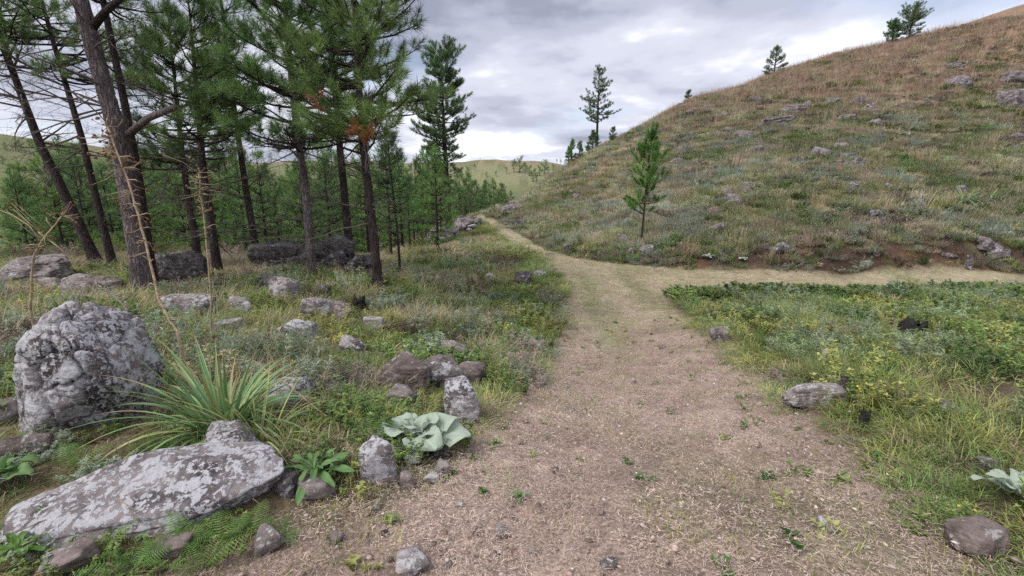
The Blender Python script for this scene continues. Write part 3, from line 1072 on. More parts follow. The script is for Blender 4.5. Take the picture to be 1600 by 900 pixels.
def build_hill_pines():
    P = hit(1002, 378)
    H = float(at_y(1010, 192, P[1])[2] - P[2]) - 0.5
    pine('pine_sapling', 'bright green pine sapling with upright shoots on the bank above the trail', P,
         pine_geo(201, H, 0.045, ((0, 0), (0.06, 0), (0.16, 0)), cb=0.27, cw=0.92, sides=9, nn=210, nl=0.14, nw=0.012, step=0.40, whorl=(3, 4), twigs=1, lift=1.2, irregular=0.5, flare=0.1, sl=2.2, fan=(40, 85)), M_BARK2, M_NEEDLE_YOUNG)
    G = 'pines on the skyline of the right hill'

    def sky_tree(name, lab, px, base, top, seed, Y, mat=M_NEEDLE_DARK, cw=None, r0=0.1, **kw):
        x = at_y(px, base, Y)[0]
        z = ground_at(x, Y)
        H = float(at_y(px, top, Y)[2] - z)
        a = dict(cb=0.2, sides=8, nn=24, nl=0.2, nw=0.024, step=0.3, twigs=7, whorl=(4, 6))
        a.update(kw)
        pine(name, lab, (x, Y, z), pine_geo(seed, H, r0, cw=cw or 0.28 * H, **a), M_BARK2, mat, G)
    sky_tree('pine_tree', 'tall open-crowned pine alone on the skyline where the hill slopes down', 932, 232, 104, 210, 55, cw=2.5, r0=0.17, cb=0.34, shape='cone', density=0.75, step=0.30, whorl=(4, 6), irregular=0.75, nn=24, nl=0.22, nw=0.03, twigs=8)
    sky_tree('young_pine', 'bushy young pine at the lower left end of the skyline group', 893, 256, 222, 211, 49, cb=0.06, mat=M_NEEDLE)
    sky_tree('young_pine', 'low bushy pine beside the skyline group end', 905, 250, 226, 212, 49, cb=0.05, mat=M_NEEDLE)
    sky_tree('young_pine', 'small pine at the foot of the tall skyline pine', 926, 238, 208, 213, 52, cb=0.1, cw=0.9)
    sky_tree('young_pine', 'small open pine just right of the tall skyline pine', 957, 222, 202, 214, 51, cb=0.15, density=0.7)
    sky_tree('young_pine', 'small pine alone on the ridge left of the conical skyline pine', 1075, 163, 144, 215, 54, cb=0.12)
    sky_tree('young_pine', 'neat conical pine on the ridge of the right hill', 1209, 119, 74, 216, 55, cb=0.1, cw=1.35, step=0.3, nn=18)
    sky_tree('young_pine', 'larger bushy pine highest on the ridge at upper right', 1421, 56, 17, 217, 56, cb=0.08, cw=1.5, step=0.26, nn=20, shape='round')
    sky_tree('young_pine', 'low round pine touching the highest ridge pine', 1394, 62, 40, 218, 56, cb=0.05, cw=0.8, step=0.22, nn=20, shape='round')


def build_valley_pines():
    """young pines that fill the hollow behind the row; three crowns shared by all"""
    protos = []
    for k in range(4):
        geo = pine_geo(300 + k, 4.6, 0.07, cb=0.14 + 0.05 * k, cw=1.15, sides=7, nn=15, nl=0.19, nw=0.02, step=0.36, twigs=5, whorl=(3, 5), ring=0.3)
        lab = 'young green pine in the hollow behind the pine row'
        t = pine('young_pine', lab, (0, 0, 0), geo, M_BARK2, (M_NEEDLE_YOUNG, M_NEEDLE, M_NEEDLE_DARK, M_NEEDLE)[k], 'young pines in the hollow')
        protos.append(t)
    rg = np.random.default_rng(77)
    used = [False] * 4
    spots = []
    for k in range(125):
        Y = 15.5 + 38 * (k / 125.0) ** 1.1
        px = 20 + 690 * ((k * 0.618) % 1.0) + rg.normal(0, 10)
        top = 216 + 88 * rg.random() ** 0.95
        spots.append((px, Y, top))
    spots += [(726, 44, 275), (742, 46, 284), (757, 45, 288), (771, 47, 281), (783, 48, 285), (735, 41, 296), (712, 40, 283), (765, 42, 298), (718, 52, 268), (728, 38, 300), (750, 43, 297), (778, 44, 296), (790, 46, 300), (760, 50, 284), (733, 48, 272), (745, 40, 306), (775, 41, 308), (786, 52, 288), (798, 50, 298)]
    for k, (px, Y, top) in enumerate(spots):
        x = at_y(px, 300, Y)[0]
        z = ground_at(x, Y)
        H = float(at_y(px, top, Y)[2] - z)
        if trail_sd(np.array([[x, Y]]))[0] < 1.0:
            continue
        H = min(max(H, 2.0), 10.5)
        j = k % 4
        if not used[j]:
            used[j] = True
            o = protos[j]
            o.location = (x, Y, z - 0.05)
            o.scale = (H / 4.6,) * 3
        else:
            o = dup(protos[j], (x, Y, z - 0.05), rg.random() * 6.28, H / 4.6)
        o['label'] = 'young green pine in the hollow ' + ('behind the two leftmost leaning trunks' if px < 205 else 'between the thick grey trunk and the rock ledge' if px < 420 else 'behind the dark rock ledge' if px < 600 else 'between the last row pine and the tall pine')
        o['group'] = 'young pines in the hollow, ' + ('far left' if px < 205 else 'left' if px < 420 else 'middle' if px < 600 else 'right')
        if px > 705:
            o['label'] = 'dense green pine where the trail passes over the crest'
            o['group'] = 'pines beyond the crest of the trail'
    # far trees on the opposite slope
    geo = pine_geo(330, 5.0, 0.12, cb=0.3, cw=1.6, sides=6, nn=9, nl=0.3, nw=0.06, step=0.55, twigs=4, whorl=(3, 4), ring=0.6, shape='round')
    lab = 'dark distant pine on the slope below the far hill'
    first = pine('far_pine', lab, (0, 0, 0), geo, M_BARK2, M_NEEDLE_DARK, 'distant trees below the far hill')
    geo2 = pine_geo(331, 4.0, 0.12, cb=0.1, cw=2.0, sides=6, nn=9, nl=0.3, nw=0.06, step=0.5, twigs=4, whorl=(3, 4), ring=0.6, shape='round')
    second = pine('far_pine', lab, (0, 0, 0), geo2, M_BARK2, M_NEEDLE, 'distant trees below the far hill')
    fs = [(803, 252, 270, 95), (812, 250, 270, 98), (820, 256, 272, 95), (827, 262, 275, 92), (791, 262, 272, 110), (833, 268, 284, 88), (838, 272, 286, 86), (851, 252, 272, 92), (856, 262, 275, 92), (843, 262, 275, 120),
          (876, 243, 250, 160), (883, 245, 252, 160), (870, 246, 252, 165), (864, 258, 266, 140), (750, 246, 249, 420), (760, 270, 277, 120), (775, 268, 276, 115), (730, 262, 272, 120), (742, 258, 268, 130), (846, 283, 292, 85)]
    nf = len(fs)
    for k in range(60):
        b_ = 222 + 40 * rg.random()
        fs.append((640 * rg.random(), b_ - 5 - 9 * rg.random(), b_, 0))
    for k, (px, top, base, Y) in enumerate(fs):
        P = hit_on(zgrid, px, base, 60.0, 900.0)
        x, Y, z = P
        H = (base - top) * px_size(P)
        src = (first, second)[k % 2]
        if k < 2:
            src.location = (x, Y, z - 0.1)
            src.scale = (H / (5.0 if k == 0 else 4.0),) * 3
        else:
            o = dup(src, (x, Y, z - 0.1), rg.random() * 6.28, min(H, 9.0) / (5.0 if k % 2 == 0 else 4.0))
            if k >= nf:
                o['label'] = 'tiny dark tree on the distant hillside seen between the left pines'
                o['group'] = 'trees on the distant left hillside'


build_near_pines()
build_hill_pines()
build_valley_pines()

# ------------------------------------------------------------------ rocks

M_ROCK = mat_rock('rock_lichen', (0.225, 0.195, 0.195), (0.045, 0.037, 0.040), (0.50, 0.49, 0.515), 0.72, 1.2)
M_ROCK_PLAIN = mat_rock('rock_grey', (0.24, 0.205, 0.195), (0.08, 0.066, 0.062), (0.46, 0.45, 0.46), 0.30)
M_ROCK_BROWN = mat_rock('rock_brown', (0.20, 0.158, 0.145), (0.07, 0.052, 0.048), (0.40, 0.38, 0.38), 0.22)
M_ROCK_DARK = mat_rock('rock_dark', (0.105, 0.092, 0.090), (0.03, 0.026, 0.026), (0.30, 0.29, 0.30), 0.30)
M_ROCK_PALE = mat_rock('rock_pale', (0.29, 0.25, 0.245), (0.10, 0.085, 0.082), (0.50, 0.485, 0.49), 0.5)
M_ROCK_HILL = mat_rock('rock_hill', (0.19, 0.16, 0.165), (0.06, 0.048, 0.051), (0.38, 0.36, 0.375), 0.4)
M_CHAR = mat_plain('charred_wood', (0.026, 0.024, 0.023), 0.8, 0.8, 30, 0.9)

_ico = {}
ROCKS = []        # x, y, radius of what nothing may grow through


def ico(sub):
    if sub not in _ico:
        bm = bmesh.new()
        bmesh.ops.create_icosphere(bm, subdivisions=sub, radius=1.0)
        V = np.array([v.co for v in bm.verts])
        T = np.array([[v.index for v in f.verts] for f in bm.faces])
        bm.free()
        _ico[sub] = (V / np.linalg.norm(V, axis=1)[:, None], T)
    return _ico[sub]


def rock_mesh(seed, dims, sub=4, k=14, planes=None, nplanes=13, strata=0.05, strata_n=7, crack=0.0, crack_s=2.2, crack_w=0.16, lump=0.10, fine=0.02, tilt=(0.3, 0.2), mats=()):
    rg = np.random.default_rng(seed)
    D, T = ico(sub)
    if planes is None:
        n = rg.normal(size=(nplanes, 3))
        n /= np.linalg.norm(n, axis=1)[:, None]
        d = 0.72 + 0.28 * rg.random(nplanes)
        ax = np.vstack([np.eye(3), -np.eye(3)])
        n, d = np.vstack([n, ax]), np.r_[d, 0.9 + 0.12 * rg.random(6)]
    else:
        n = np.array([p[:3] for p in planes], float)
        ln = np.linalg.norm(n, axis=1)
        n, d = n / ln[:, None], np.array([p[3] for p in planes]) / ln
    a = np.maximum(D @ n.T, 0) / d
    r = (a ** k).sum(1) ** (-1.0 / k)
    P = D * r[:, None]
    P = P + D * (lump * fbm(P * 1.4 + seed, 3, seed))[:, None]
    ca, sa = math.cos(tilt[0]), math.sin(tilt[0])
    h = P[:, 2] * ca + P[:, 0] * sa * math.cos(tilt[1] * 6) + P[:, 1] * sa * math.sin(tilt[1] * 6) + 0.12 * fbm(P * 2.0, 2, seed + 4)
    st = h * strata_n
    ph = st - np.floor(st)
    P = P + D * (strata * (sstep(0.0, 0.25, ph) - ph) * (0.5 + 0.5 * vnoise(P * 2.3, seed + 9)))[:, None]
    if crack:
        f1, f2 = worley(P * crack_s + 0.25 * np.stack([fbm(P * 3, 2, seed + s) for s in (1, 2, 3)], 1), seed)
        cm = crack * np.clip(0.75 + 1.2 * vnoise(P * 1.3 + 7.7, seed + 31), 0, 1.3)
        P = P - D * (cm * (1 - sstep(0.0, crack_w, f2 - f1)))[:, None] + D * (0.35 * crack * (0.6 - f1))[:, None]
    P = P + D * (fine * fbm(P * 6, 4, seed + 3) + 0.4 * fine * fbm(P * 19, 3, seed + 5))[:, None]
    return add_mesh('rock', P * np.asarray(dims) / 2.0, T, None, mats, None, True)


def rock(name, label, px, py, w, h, seed, mat=M_ROCK, depth=0.8, sub=4, bury=0.22, rot=None, group=None, **kw):
    kw = dict(dict(k=26, nplanes=9, fine=0.045, strata=0.07, crack=0.03, crack_s=1.5), **kw)
    """a stone whose visible foot is at pixel (px, py), w by h pixels in the photo"""
    P = hit(px, py)
    s = px_size(P)
    W, Hh = w * s, h * s
    dp = W * depth
    rg = np.random.default_rng(seed + 1000)
    me = rock_mesh(seed, (W, dp, Hh * (1 + bury) * 1.05), sub, mats=[mat], **kw)
    y = P[1] + dp * 0.35
    x = P[0] * y / P[1]
    o = put(name, me, None, (x, y, P[2] + Hh * (1 - bury) * 0.5 * 0.95), rot or (rg.normal(0, 0.08), rg.normal(0, 0.08), rg.normal(0, 0.25)))
    ROCKS.append((x, y, 0.42 * min(W, dp * 1.2)))
    return tag(o, label, 'rock', group)


def build_rocks():
    # the two large foreground rocks
    P = hit(140, 688)
    s = px_size(P)
    pl = [(0, 0, 1, .96), (0, 0, -1, 1.0), (-1, 0, .10, .93), (1, 0, .38, .86), (0.9, 0, -.3, .92), (-.75, 0, .62, .92), (.30, -.2, .95, .90), (0, -1, .25, .85), (.55, -.8, .15, .9), (-.6, -.8, .2, .88), (0, 1, 0, .9), (-.2, -.6, .8, .88), (.4, -.7, -.5, .85), (-.3, .7, .6, .85), (.62, -.1, .78, .74), (-.8, -.1, .75, .86)]
    me = rock_mesh(7, (182 * s, 160 * s, 236 * s), 6, k=18, planes=pl, strata=0.045, strata_n=4, crack=0.15, crack_s=1.55, crack_w=0.075, lump=0.10, fine=0.045, tilt=(0.45, 0.1), mats=[M_ROCK])
    o = put('boulder', me, None, ((P[0] + 0.055) * (P[1] + 75 * s) / P[1], P[1] + 75 * s, P[2] + 90 * s), (0.05, 0.0, 0.06))
    tag(o, 'large upright cracked boulder blotched with pale lichen beside the sword-leaved tussock', 'boulder')
    pl = [(0, 0, 1, .8), (-.05, .1, -1, .75), (-1, -.1, .15, .92), (-.6, 1, .1, .92), (.25, 1, 0, .9), (1, .25, -.1, .97), (.75, -.9, -.1, .96), (-.12, -1, .35, .86), (0, -1, -.25, .88), (-.75, -.7, 0, .97), (.5, .6, .7, .92), (.65, -.1, .75, .93), (-.5, .2, .85, .9)]
    c = at_y(230, 778, 1.98)
    me = rock_mesh(19, (1.22, 0.58, 0.26), 6, k=26, planes=pl, strata=0.06, strata_n=4, crack=0.012, crack_s=2.0, lump=0.07, fine=0.03, tilt=(0.15, 0.3), mats=[M_ROCK])
    o = put('stone_slab', me, None, tuple(c), (math.radians(20), math.radians(-5), math.radians(17)))
    tag(o, 'long flat tilted stone slab covered in white lichen at lower left', 'rock')
    ROCKS.append(((P[0] + 0.055) * (P[1] + 75 * s) / P[1], P[1] + 75 * s, 90 * s))
    ROCKS.extend([(c[0] + d * 0.95, c[1] + d * 0.3, 0.27) for d in (-0.45, -0.2, 0.05, 0.3, 0.5)])
    R = rock
    R('rock', 'rounded lichened rock poking out behind the right end of the slab', 362, 722, 105, 46, 21, sub=5, depth=0.7)
    R('rock', 'upright pale-topped stone left of the silvery rosette', 592, 762, 56, 82, 22, M_ROCK, sub=5, depth=0.8, strata=0.03, k=12)
    R('rock', 'brown angular block, left stone of the group behind the silvery rosette', 634, 613, 78, 48, 23, M_ROCK_BROWN, sub=5, k=24, nplanes=9)
    R('rock', 'middle grey stone of the group behind the silvery rosette', 692, 612, 62, 46, 24, M_ROCK_PLAIN, sub=5, k=18)
    R('rock', 'flat long stone at the back right of the rosette stone group', 734, 600, 56, 28, 25, M_ROCK_BROWN, sub=5, k=16)
    R('rock', 'standing white-blotched stone just right of the silvery rosette', 722, 660, 54, 64, 26, M_ROCK, sub=5, k=18)
    R('rock', 'low stone between the brown block and the silvery rosette', 628, 634, 50, 22, 27, M_ROCK_PLAIN)
    R('rock', 'dark stone under the right side of the silvery rosette', 688, 716, 34, 26, 28, M_ROCK_DARK, sub=5)
    R('rock', 'pinkish rock half covered by weeds beyond the rosette stones', 708, 560, 46, 26, 29, M_ROCK_PALE)
    R('rock', 'narrow brown stone at the foot of the upright pale-topped stone', 637, 766, 22, 32, 30, M_ROCK_BROWN)
    R('stone', 'round tan stone on the trail edge below the silvery rosette', 674, 757, 26, 15, 31, M_ROCK_PALE)
    R('stone', 'grey round stone touching the tan stone at the trail edge', 692, 745, 28, 18, 32, M_ROCK_PLAIN)
    R('rock', 'dark mossy rock at the very left edge beside the boulder', 10, 668, 60, 36, 33, M_ROCK_PLAIN)
    R('rock', 'low rock at the left edge below the boulder', 40, 718, 70, 30, 34, M_ROCK_BROWN)
    R('rock', 'brown rock in the bottom left corner under the slab', 118, 899, 75, 36, 35, M_ROCK_BROWN, sub=5)
    R('rock', 'brown stone among ferns under the slab', 272, 872, 55, 22, 36, M_ROCK_BROWN)
    R('rock', 'small grey stone right of the ferns at the bottom edge', 420, 868, 48, 32, 37, M_ROCK_PLAIN)
    R('rock', 'flat grey stone past the right tip of the slab', 490, 782, 66, 28, 38, M_ROCK_PLAIN)
    R('rock', 'dark stone at the right tip of the slab', 445, 772, 50, 26, 39, M_ROCK_DARK)
    R('rock', 'flat grey stone set in the trail at the bottom edge', 643, 899, 58, 22, 40, M_ROCK_PALE)
    R('rock', 'grey rock half hidden behind the tussock leaves', 452, 640, 72, 34, 41, M_ROCK)
    # middle distance, left
    for k, (x, y, w, h, m, lab) in enumerate([
        (60, 440, 125, 34, M_ROCK_PLAIN, 'long low grey outcrop at the left edge below the leaning trunks'),
        (134, 460, 58, 30, M_ROCK_PLAIN, 'grey rock left of the thick grey trunk'),
        (172, 462, 44, 26, M_ROCK_BROWN, 'brown rock touching the left foot of the thick grey trunk'),
        (84, 454, 32, 19, M_ROCK_PALE, 'small pale rock below the long low outcrop'),
        (100, 466, 24, 12, M_ROCK_PALE, 'smallest pale rock below the long low outcrop'),
        (284, 442, 74, 46, M_ROCK_DARK, 'large dark split boulder right of the thick grey trunk'),
        (262, 436, 30, 22, M_ROCK_PLAIN, 'grey rock between thick trunk and the dark split boulder'),
        (300, 492, 66, 28, M_ROCK_PALE, 'pale flat rock in dry grass below the dark split boulder'),
        (382, 492, 34, 28, M_ROCK_PALE, 'pale stone in dry grass behind the tussock'),
        (446, 468, 44, 36, M_ROCK_PALE, 'tall pale rock left of the greyish pine'),
        (418, 455, 46, 24, M_ROCK_DARK, 'dark rock beside the tall pale rock'),
        (498, 500, 50, 32, M_ROCK_PALE, 'white-topped rock just below the greyish pine'),
        (528, 500, 46, 26, M_ROCK_BROWN, 'brownish rock right of the white-topped rock'),
        (503, 470, 26, 22, M_ROCK_DARK, 'small dark rock at the foot of the greyish pine'),
        (466, 530, 56, 26, M_ROCK, 'lichened rock in grass in front of the white-topped rock'),
        (586, 513, 30, 20, M_ROCK_PALE, 'small pale rock right of the white-topped rock'),
        (548, 556, 46, 26, M_ROCK_PALE, 'pale rock among weeds behind the brown block'),
        (350, 520, 50, 18, M_ROCK_PALE, 'low pale rock showing through dry grass behind the tussock'),
        (448, 412, 92, 30, M_ROCK_DARK, 'left end of the dark rock ledge between the pines'),
        (512, 416, 84, 38, M_ROCK_DARK, 'right block of the dark rock ledge between the pines'),
        (566, 424, 44, 24, M_ROCK_DARK, 'round dark rock at the right end of the ledge'),
        (548, 428, 26, 11, M_ROCK_DARK, 'small flat rock in front of the round dark rock'),
        (766, 440, 22, 11, M_ROCK_PALE, 'pale stone in the verge left of the junction'),
        (844, 434, 22, 11, M_ROCK_PALE, 'pale stone right at the trail edge near the junction'),
        (818, 444, 26, 18, M_ROCK_DARK, 'dark stone under the verge bush near the junction'),
        (836, 548, 20, 14, M_ROCK_PALE, 'pale stone hidden in the green verge left of the trail'),
    ]):
        ex = dict(crack=0.14, crack_s=1.6, lump=0.28, strata=0.14, fine=0.07) if m is M_ROCK_DARK else dict(crack=0.06, lump=0.16, strata=0.10)
        R('rock', lab, x, y, w, h, 60 + k, m, depth=0.75, sub=5 if w > 40 else 4, **ex)
    # right side of the trail
    R('rock', 'long pale weathered rock lying at the right trail edge', 1268, 640, 104, 42, 91, M_ROCK_PALE, depth=0.42, sub=6, k=10, strata=0.06, strata_n=6, lump=0.16, rot=(0.0, 0.02, 0.12), fine=0.04)
    R('rock', 'grey rock at the right trail edge near the junction', 1126, 535, 30, 20, 92, M_ROCK_PLAIN)
    R('rock', 'pale rock standing in yellow-flowered weeds', 1289, 572, 20, 24, 93, M_ROCK_PALE)
    R('rock', 'brown rock at the lower right corner beside the grass', 1524, 876, 72, 44, 94, M_ROCK_BROWN, sub=5)
    R('rock', 'small pale rock on bare soil in the right-hand weeds', 1474, 646, 34, 16, 95, M_ROCK_PALE)
    R('rock', 'grey stone in weeds behind the long pale rock', 1212, 592, 26, 14, 96, M_ROCK_BROWN)
    R('rock', 'dark-sided stone in grass near the right silvery plant', 1540, 738, 26, 20, 97, M_ROCK_PLAIN)
    # stones lying on the trail
    for k, (x, y, w, h) in enumerate([(783, 842, 24, 17), (1282, 826, 24, 15), (526, 850, 26, 14), (832, 865, 12, 7), (775, 870, 11, 8), (868, 740, 11, 8), (940, 806, 10, 7), (600, 838, 12, 8), (1297, 834, 13, 9), (720, 792, 10, 7),
                                      (742, 838, 10, 7), (590, 800, 13, 8), (700, 890, 12, 9), (1185, 700, 10, 6), (990, 600, 12, 6), (905, 645, 12, 7), (1035, 545, 12, 6), (815, 695, 10, 6), (950, 890, 26, 9), (610, 880, 11, 8)]):
        if k < 3:
            lab = ('palest of the stones on the near trail, alone in the middle', 'flat tan stone on the right part of the trail', 'brown stone on the near left part of the trail')[k]
            R('stone', lab, x, y, w, h, 120 + k, M_ROCK_PALE if k < 2 else M_ROCK_BROWN, sub=3)
        else:
            R('stone', 'thumb-sized pebble lying on the bare mulch of the trail', x, y, w, h, 120 + k, (M_ROCK_PALE, M_ROCK_BROWN, M_ROCK_PLAIN)[k % 3], sub=3, group='pebbles on the trail')
    # heap of stones beside the tall pine
    rg = np.random.default_rng(9)
    protos = [rock_mesh(140 + k, (1, 0.8, 0.6), 3, mats=[(M_ROCK_PALE, M_ROCK_PLAIN, M_ROCK_BROWN)[k % 3]]) for k in range(6)]
    for k in range(110):
        t = rg.random()
        px = 738 - 68 * t + rg.normal(0, 10)
        py = 346 + 32 * t + rg.normal(0, 5)
        P = hit(px, py)
        sz = (0.32 + 0.45 * rg.random() ** 2)
        ROCKS.append((P[0], P[1], 0.3 * sz))
        ROCKS.append((P[0] * 0.985, P[1] * 0.985, 0.3 * sz))
        o = put('heaped_stone', protos[k % 6], None, P + np.array([0, 0, 0.08 + 0.16 * rg.random()]), (rg.normal(0, .3), rg.normal(0, .3), rg.random() * 6), (sz, sz, sz * (0.6 + 0.5 * rg.random())))
        tag(o, 'grey stone in the heap beside the trail below the tall pine', 'rock', 'stones heaped beside the trail')
    # hillside outcrops
    named = [
        (1584, 168, 62, 34, M_ROCK_PLAIN, 'lower of the big dark grey outcrop rocks at the right edge of the hill'),
        (1588, 135, 56, 30, M_ROCK_PLAIN, 'upper of the big grey outcrop rocks at the right edge of the hill'),
        (1496, 138, 48, 24, M_ROCK_PLAIN, 'grey outcrop left of the big rocks near the right edge of the hill'),
        (1490, 108, 40, 12, M_ROCK_BROWN, 'low brown rock above the grey outcrop high on the hill'),
        (1300, 164, 26, 16, M_ROCK_PALE, 'left pale rock of the small cluster high on the hill'),
        (1338, 164, 26, 14, M_ROCK_PALE, 'right pale rock of the small cluster high on the hill'),
        (1318, 190, 38, 14, M_ROCK_PALE, 'pale lichened rock just below the small cluster on the hill'),
        (1312, 258, 36, 11, M_ROCK_PALE, 'white-topped flat rock in mid hillside grass'),
        (1304, 292, 20, 11, M_ROCK_PLAIN, 'grey rock below the white-topped flat rock'),
        (1170, 292, 26, 9, M_ROCK_PLAIN, 'grey rock in mid hillside to the left'),
        (1125, 310, 16, 8, M_ROCK_DARK, 'small dark rock low on the hillside'),
        (1312, 234, 40, 14, M_ROCK_PALE, 'pinkish flat rock above the white-topped rock'),
        (1595, 212, 20, 12, M_ROCK_DARK, 'dark rock at the right edge halfway up the hill'),
        (1240, 176, 60, 16, M_ROCK_BROWN, 'brown layered outcrop left of the small cluster'),
        (1205, 198, 70, 18, M_ROCK_BROWN, 'long mauve outcrop left on the hill'),
        (1165, 215, 46, 14, M_ROCK_BROWN, 'low end of the long mauve outcrop'),
        (1185, 160, 34, 10, M_ROCK_BROWN, 'thin brown outcrop near the ridge'),
        (1110, 170, 26, 9, M_ROCK_BROWN, 'dark brown rock close below the ridge line'),
        (1068, 238, 22, 12, M_ROCK_PALE, 'pale rock on the hillside right of the sapling'),
        (1010, 396, 30, 16, M_ROCK_PALE, 'pale rocks at the foot of the sapling'),
        (988, 398, 18, 14, M_ROCK_PLAIN, 'grey rock left of the sapling foot'),
        (980, 350, 18, 10, M_ROCK_PALE, 'white rock on the slope left of the sapling'),
        (925, 352, 18, 8, M_ROCK_PALE, 'white flat rock on the slope above the trail bend'),
        (888, 392, 18, 12, M_ROCK_PALE, 'white stone low on the bank at the trail bend'),
        (795, 333, 26, 18, M_ROCK_BROWN, 'brown rock face where the trail meets the hill crest'),
        (812, 352, 22, 10, M_ROCK_BROWN, 'flat brown rock in the cut bank below the crest'),
        (805, 292, 28, 10, M_ROCK_PLAIN, 'grey outcrop on the spur above the trail crest'),
        (1512, 422, 15, 30, M_ROCK_PALE, 'upright grey stone in the cut bank at right'),
        (1565, 398, 42, 10, M_ROCK_PLAIN, 'grey ledge along the top of the cut bank at right'),
        (1480, 404, 34, 9, M_ROCK_BROWN, 'brown ledge in the cut bank left of the upright grey stone'),
        (1350, 414, 28, 8, M_ROCK_BROWN, 'low brown ledge in the cut bank near the middle'),
    ]
    for k, (x, y, w, h, m, lab) in enumerate(named):
        R('rock', lab, x, y, w * 0.85, h * 0.8, 160 + k, M_ROCK_HILL if m is not M_ROCK_DARK else m, depth=0.7, sub=5, strata=0.13, strata_n=5, bury=0.35, k=24, fine=0.08, crack=0.10, crack_s=1.8, lump=0.2)
    rg = np.random.default_rng(15)
    protos = [rock_mesh(220 + k, (1, 0.8, 0.6), 4, k=24, strata=0.12, fine=0.08, crack=0.08, lump=0.2, mats=[(M_ROCK_HILL, M_ROCK_HILL, M_ROCK_BROWN)[k % 3]]) for k in range(6)]
    seeds = [(x, y, w) for (x, y, w, h, m, lab) in named if y < 330]
    for k in range(210):
        if k % 3:
            x0, y0, w0 = seeds[int(rg.integers(0, len(seeds)))]
            px, py = x0 + rg.normal(0, 0.6 * w0 + 8), y0 + rg.normal(2, 9)
        else:
            px = 880 + 720 * rg.random()
            lo = 120 + (1600 - px) * 0.16
            py = lo + (400 - lo) * rg.random() ** 1.25
        P = hit(px, py)
        if hill_d(P[None, :2])[0] < 0.6 or P[1] > 54:
            continue
        sz = 0.25 + 0.65 * rg.random() ** 1.8
        o = put('hillside_stone', protos[k % 6], None, P + np.array([0, 0, 0.12 * sz]), (rg.normal(0, .25), rg.normal(0, .25), rg.random() * 6), (sz, sz, sz * (0.6 + 0.5 * rg.random())))
        tag(o, 'small loose stone half hidden in the grass of the right hillside', 'rock', 'loose stones on the right hillside')


build_rocks()

# ------------------------------------------------------------------ single plants, stalks, stumps


def leaf_grid(L_, W, nu=9, nv=4, curve=0.5, fold=0.25, wave=0.0, tip=1.6, base=0.5, seed=0, twist=0.0, start=0.9):
    """a bent leaf: grows from the origin along +x, rising by start (radians) and bending down by curve"""
    rg = np.random.default_rng(seed)
    u = np.linspace(0, 1, nu)
    ang = start - curve * u
    dx = np.cos(ang) * L_ / (nu - 1)
    dz = np.sin(ang) * L_ / (nu - 1)
    cx = np.r_[0, np.cumsum(dx[:-1])]
    cz = np.r_[0, np.cumsum(dz[:-1])]
    prof = np.power(np.clip(u, 1e-3, 1), base) * np.power(np.clip(1 - u, 0, 1), 1 / tip)
    prof = prof / prof.max() * W / 2
    prof[0] = max(prof[0], W * 0.12)
    v = np.linspace(-1, 1, nv + 1)
    ph = rg.random() * 6
    V = []
    for i in range(nu):
        nx, nz = -math.sin(ang[i]), math.cos(ang[i])
        for b in v:
            up = fold * abs(b) * prof[i] + 0.06 * wave * W * rg.normal() + wave * math.sin(9 * u[i] + ph + 2 * b) * abs(b) * prof[i]
            V.append((cx[i] + nx * up, b * prof[i] + twist * u[i] ** 2 * L_ * 0.3, cz[i] + nz * up))
    Q = [[i * (nv + 1) + j, i * (nv + 1) + j + 1, (i + 1) * (nv + 1) + j + 1, (i + 1) * (nv + 1) + j] for i in range(nu - 1) for j in range(nv)]
    uu = np.repeat(u, nv + 1)
    bb = np.tile(np.abs(v), nu)
    return np.array(V), np.array(Q), {'u': uu, 'b': bb}


def mat_silver(name='silver_leaf', col=(0.52, 0.62, 0.50)):
    m, nt, N, L, out = new_mat(name)
    tc = N('ShaderNodeTexCoord')
    n = tex(nt, 'ShaderNodeTexNoise', tc.outputs['Object'], Scale=60, Detail=5, Roughness=0.7)
    vo = tex(nt, 'ShaderNodeTexVoronoi', tc.outputs['Object'], Scale=45, feature='DISTANCE_TO_EDGE')
    r = ramp_node(nt, [(0.3, tuple(c * 0.82 for c in col)), (0.7, tuple(c * 1.12 for c in col))])
    L(n.outputs['Fac'], r.inputs[0])
    rv = ramp_node(nt, [(0.0, 0.82), (0.12, 1.0)])
    L(vo.outputs['Distance'], rv.inputs[0])
    c = mixc(nt, 0.6, r.outputs[0], rv.outputs[0], 'MULTIPLY')
    ab = N('ShaderNodeAttribute'); ab.attribute_name = 'b'
    rib = ramp_node(nt, [(0.0, 1.25), (0.12, 1.0), (0.85, 1.0), (1.0, 0.88)])
    L(ab.outputs['Fac'], rib.inputs[0])
    c = mixc(nt, 1.0, c, rib.outputs[0], 'MULTIPLY')
    n5 = tex(nt, 'ShaderNodeTexNoise', tc.outputs['Object'], Scale=7, Detail=6, Roughness=0.7)
    r5 = ramp_node(nt, [(0.64, 0.0), (0.74, 0.7)])
    L(n5.outputs['Fac'], r5.inputs[0])
    c = mixc(nt, r5.outputs[0], c, (0.34, 0.29, 0.17))
    p = N('ShaderNodeBsdfPrincipled')
    p.inputs['Roughness'].default_value = 0.9
    p.inputs['Specular IOR Level'].default_value = 0.1
    p.inputs['Sheen Weight'].default_value = 0.4
    L(c, p.inputs['Base Color'])
    b = N('ShaderNodeBump'); b.inputs['Strength'].default_value = 0.5; b.inputs['Distance'].default_value = 0.01
    L(vo.outputs['Distance'], b.inputs['Height']); L(b.outputs[0], p.inputs['Normal'])
    t = N('ShaderNodeBsdfTranslucent'); L(c, t.inputs['Color'])
    mx = N('ShaderNodeMixShader'); mx.inputs[0].default_value = 0.3
    L(p.outputs[0], mx.inputs[1]); L(t.outputs[0], mx.inputs[2])
    L(mx.outputs[0], out.inputs[0])
    return m


M_SILVER = mat_silver()


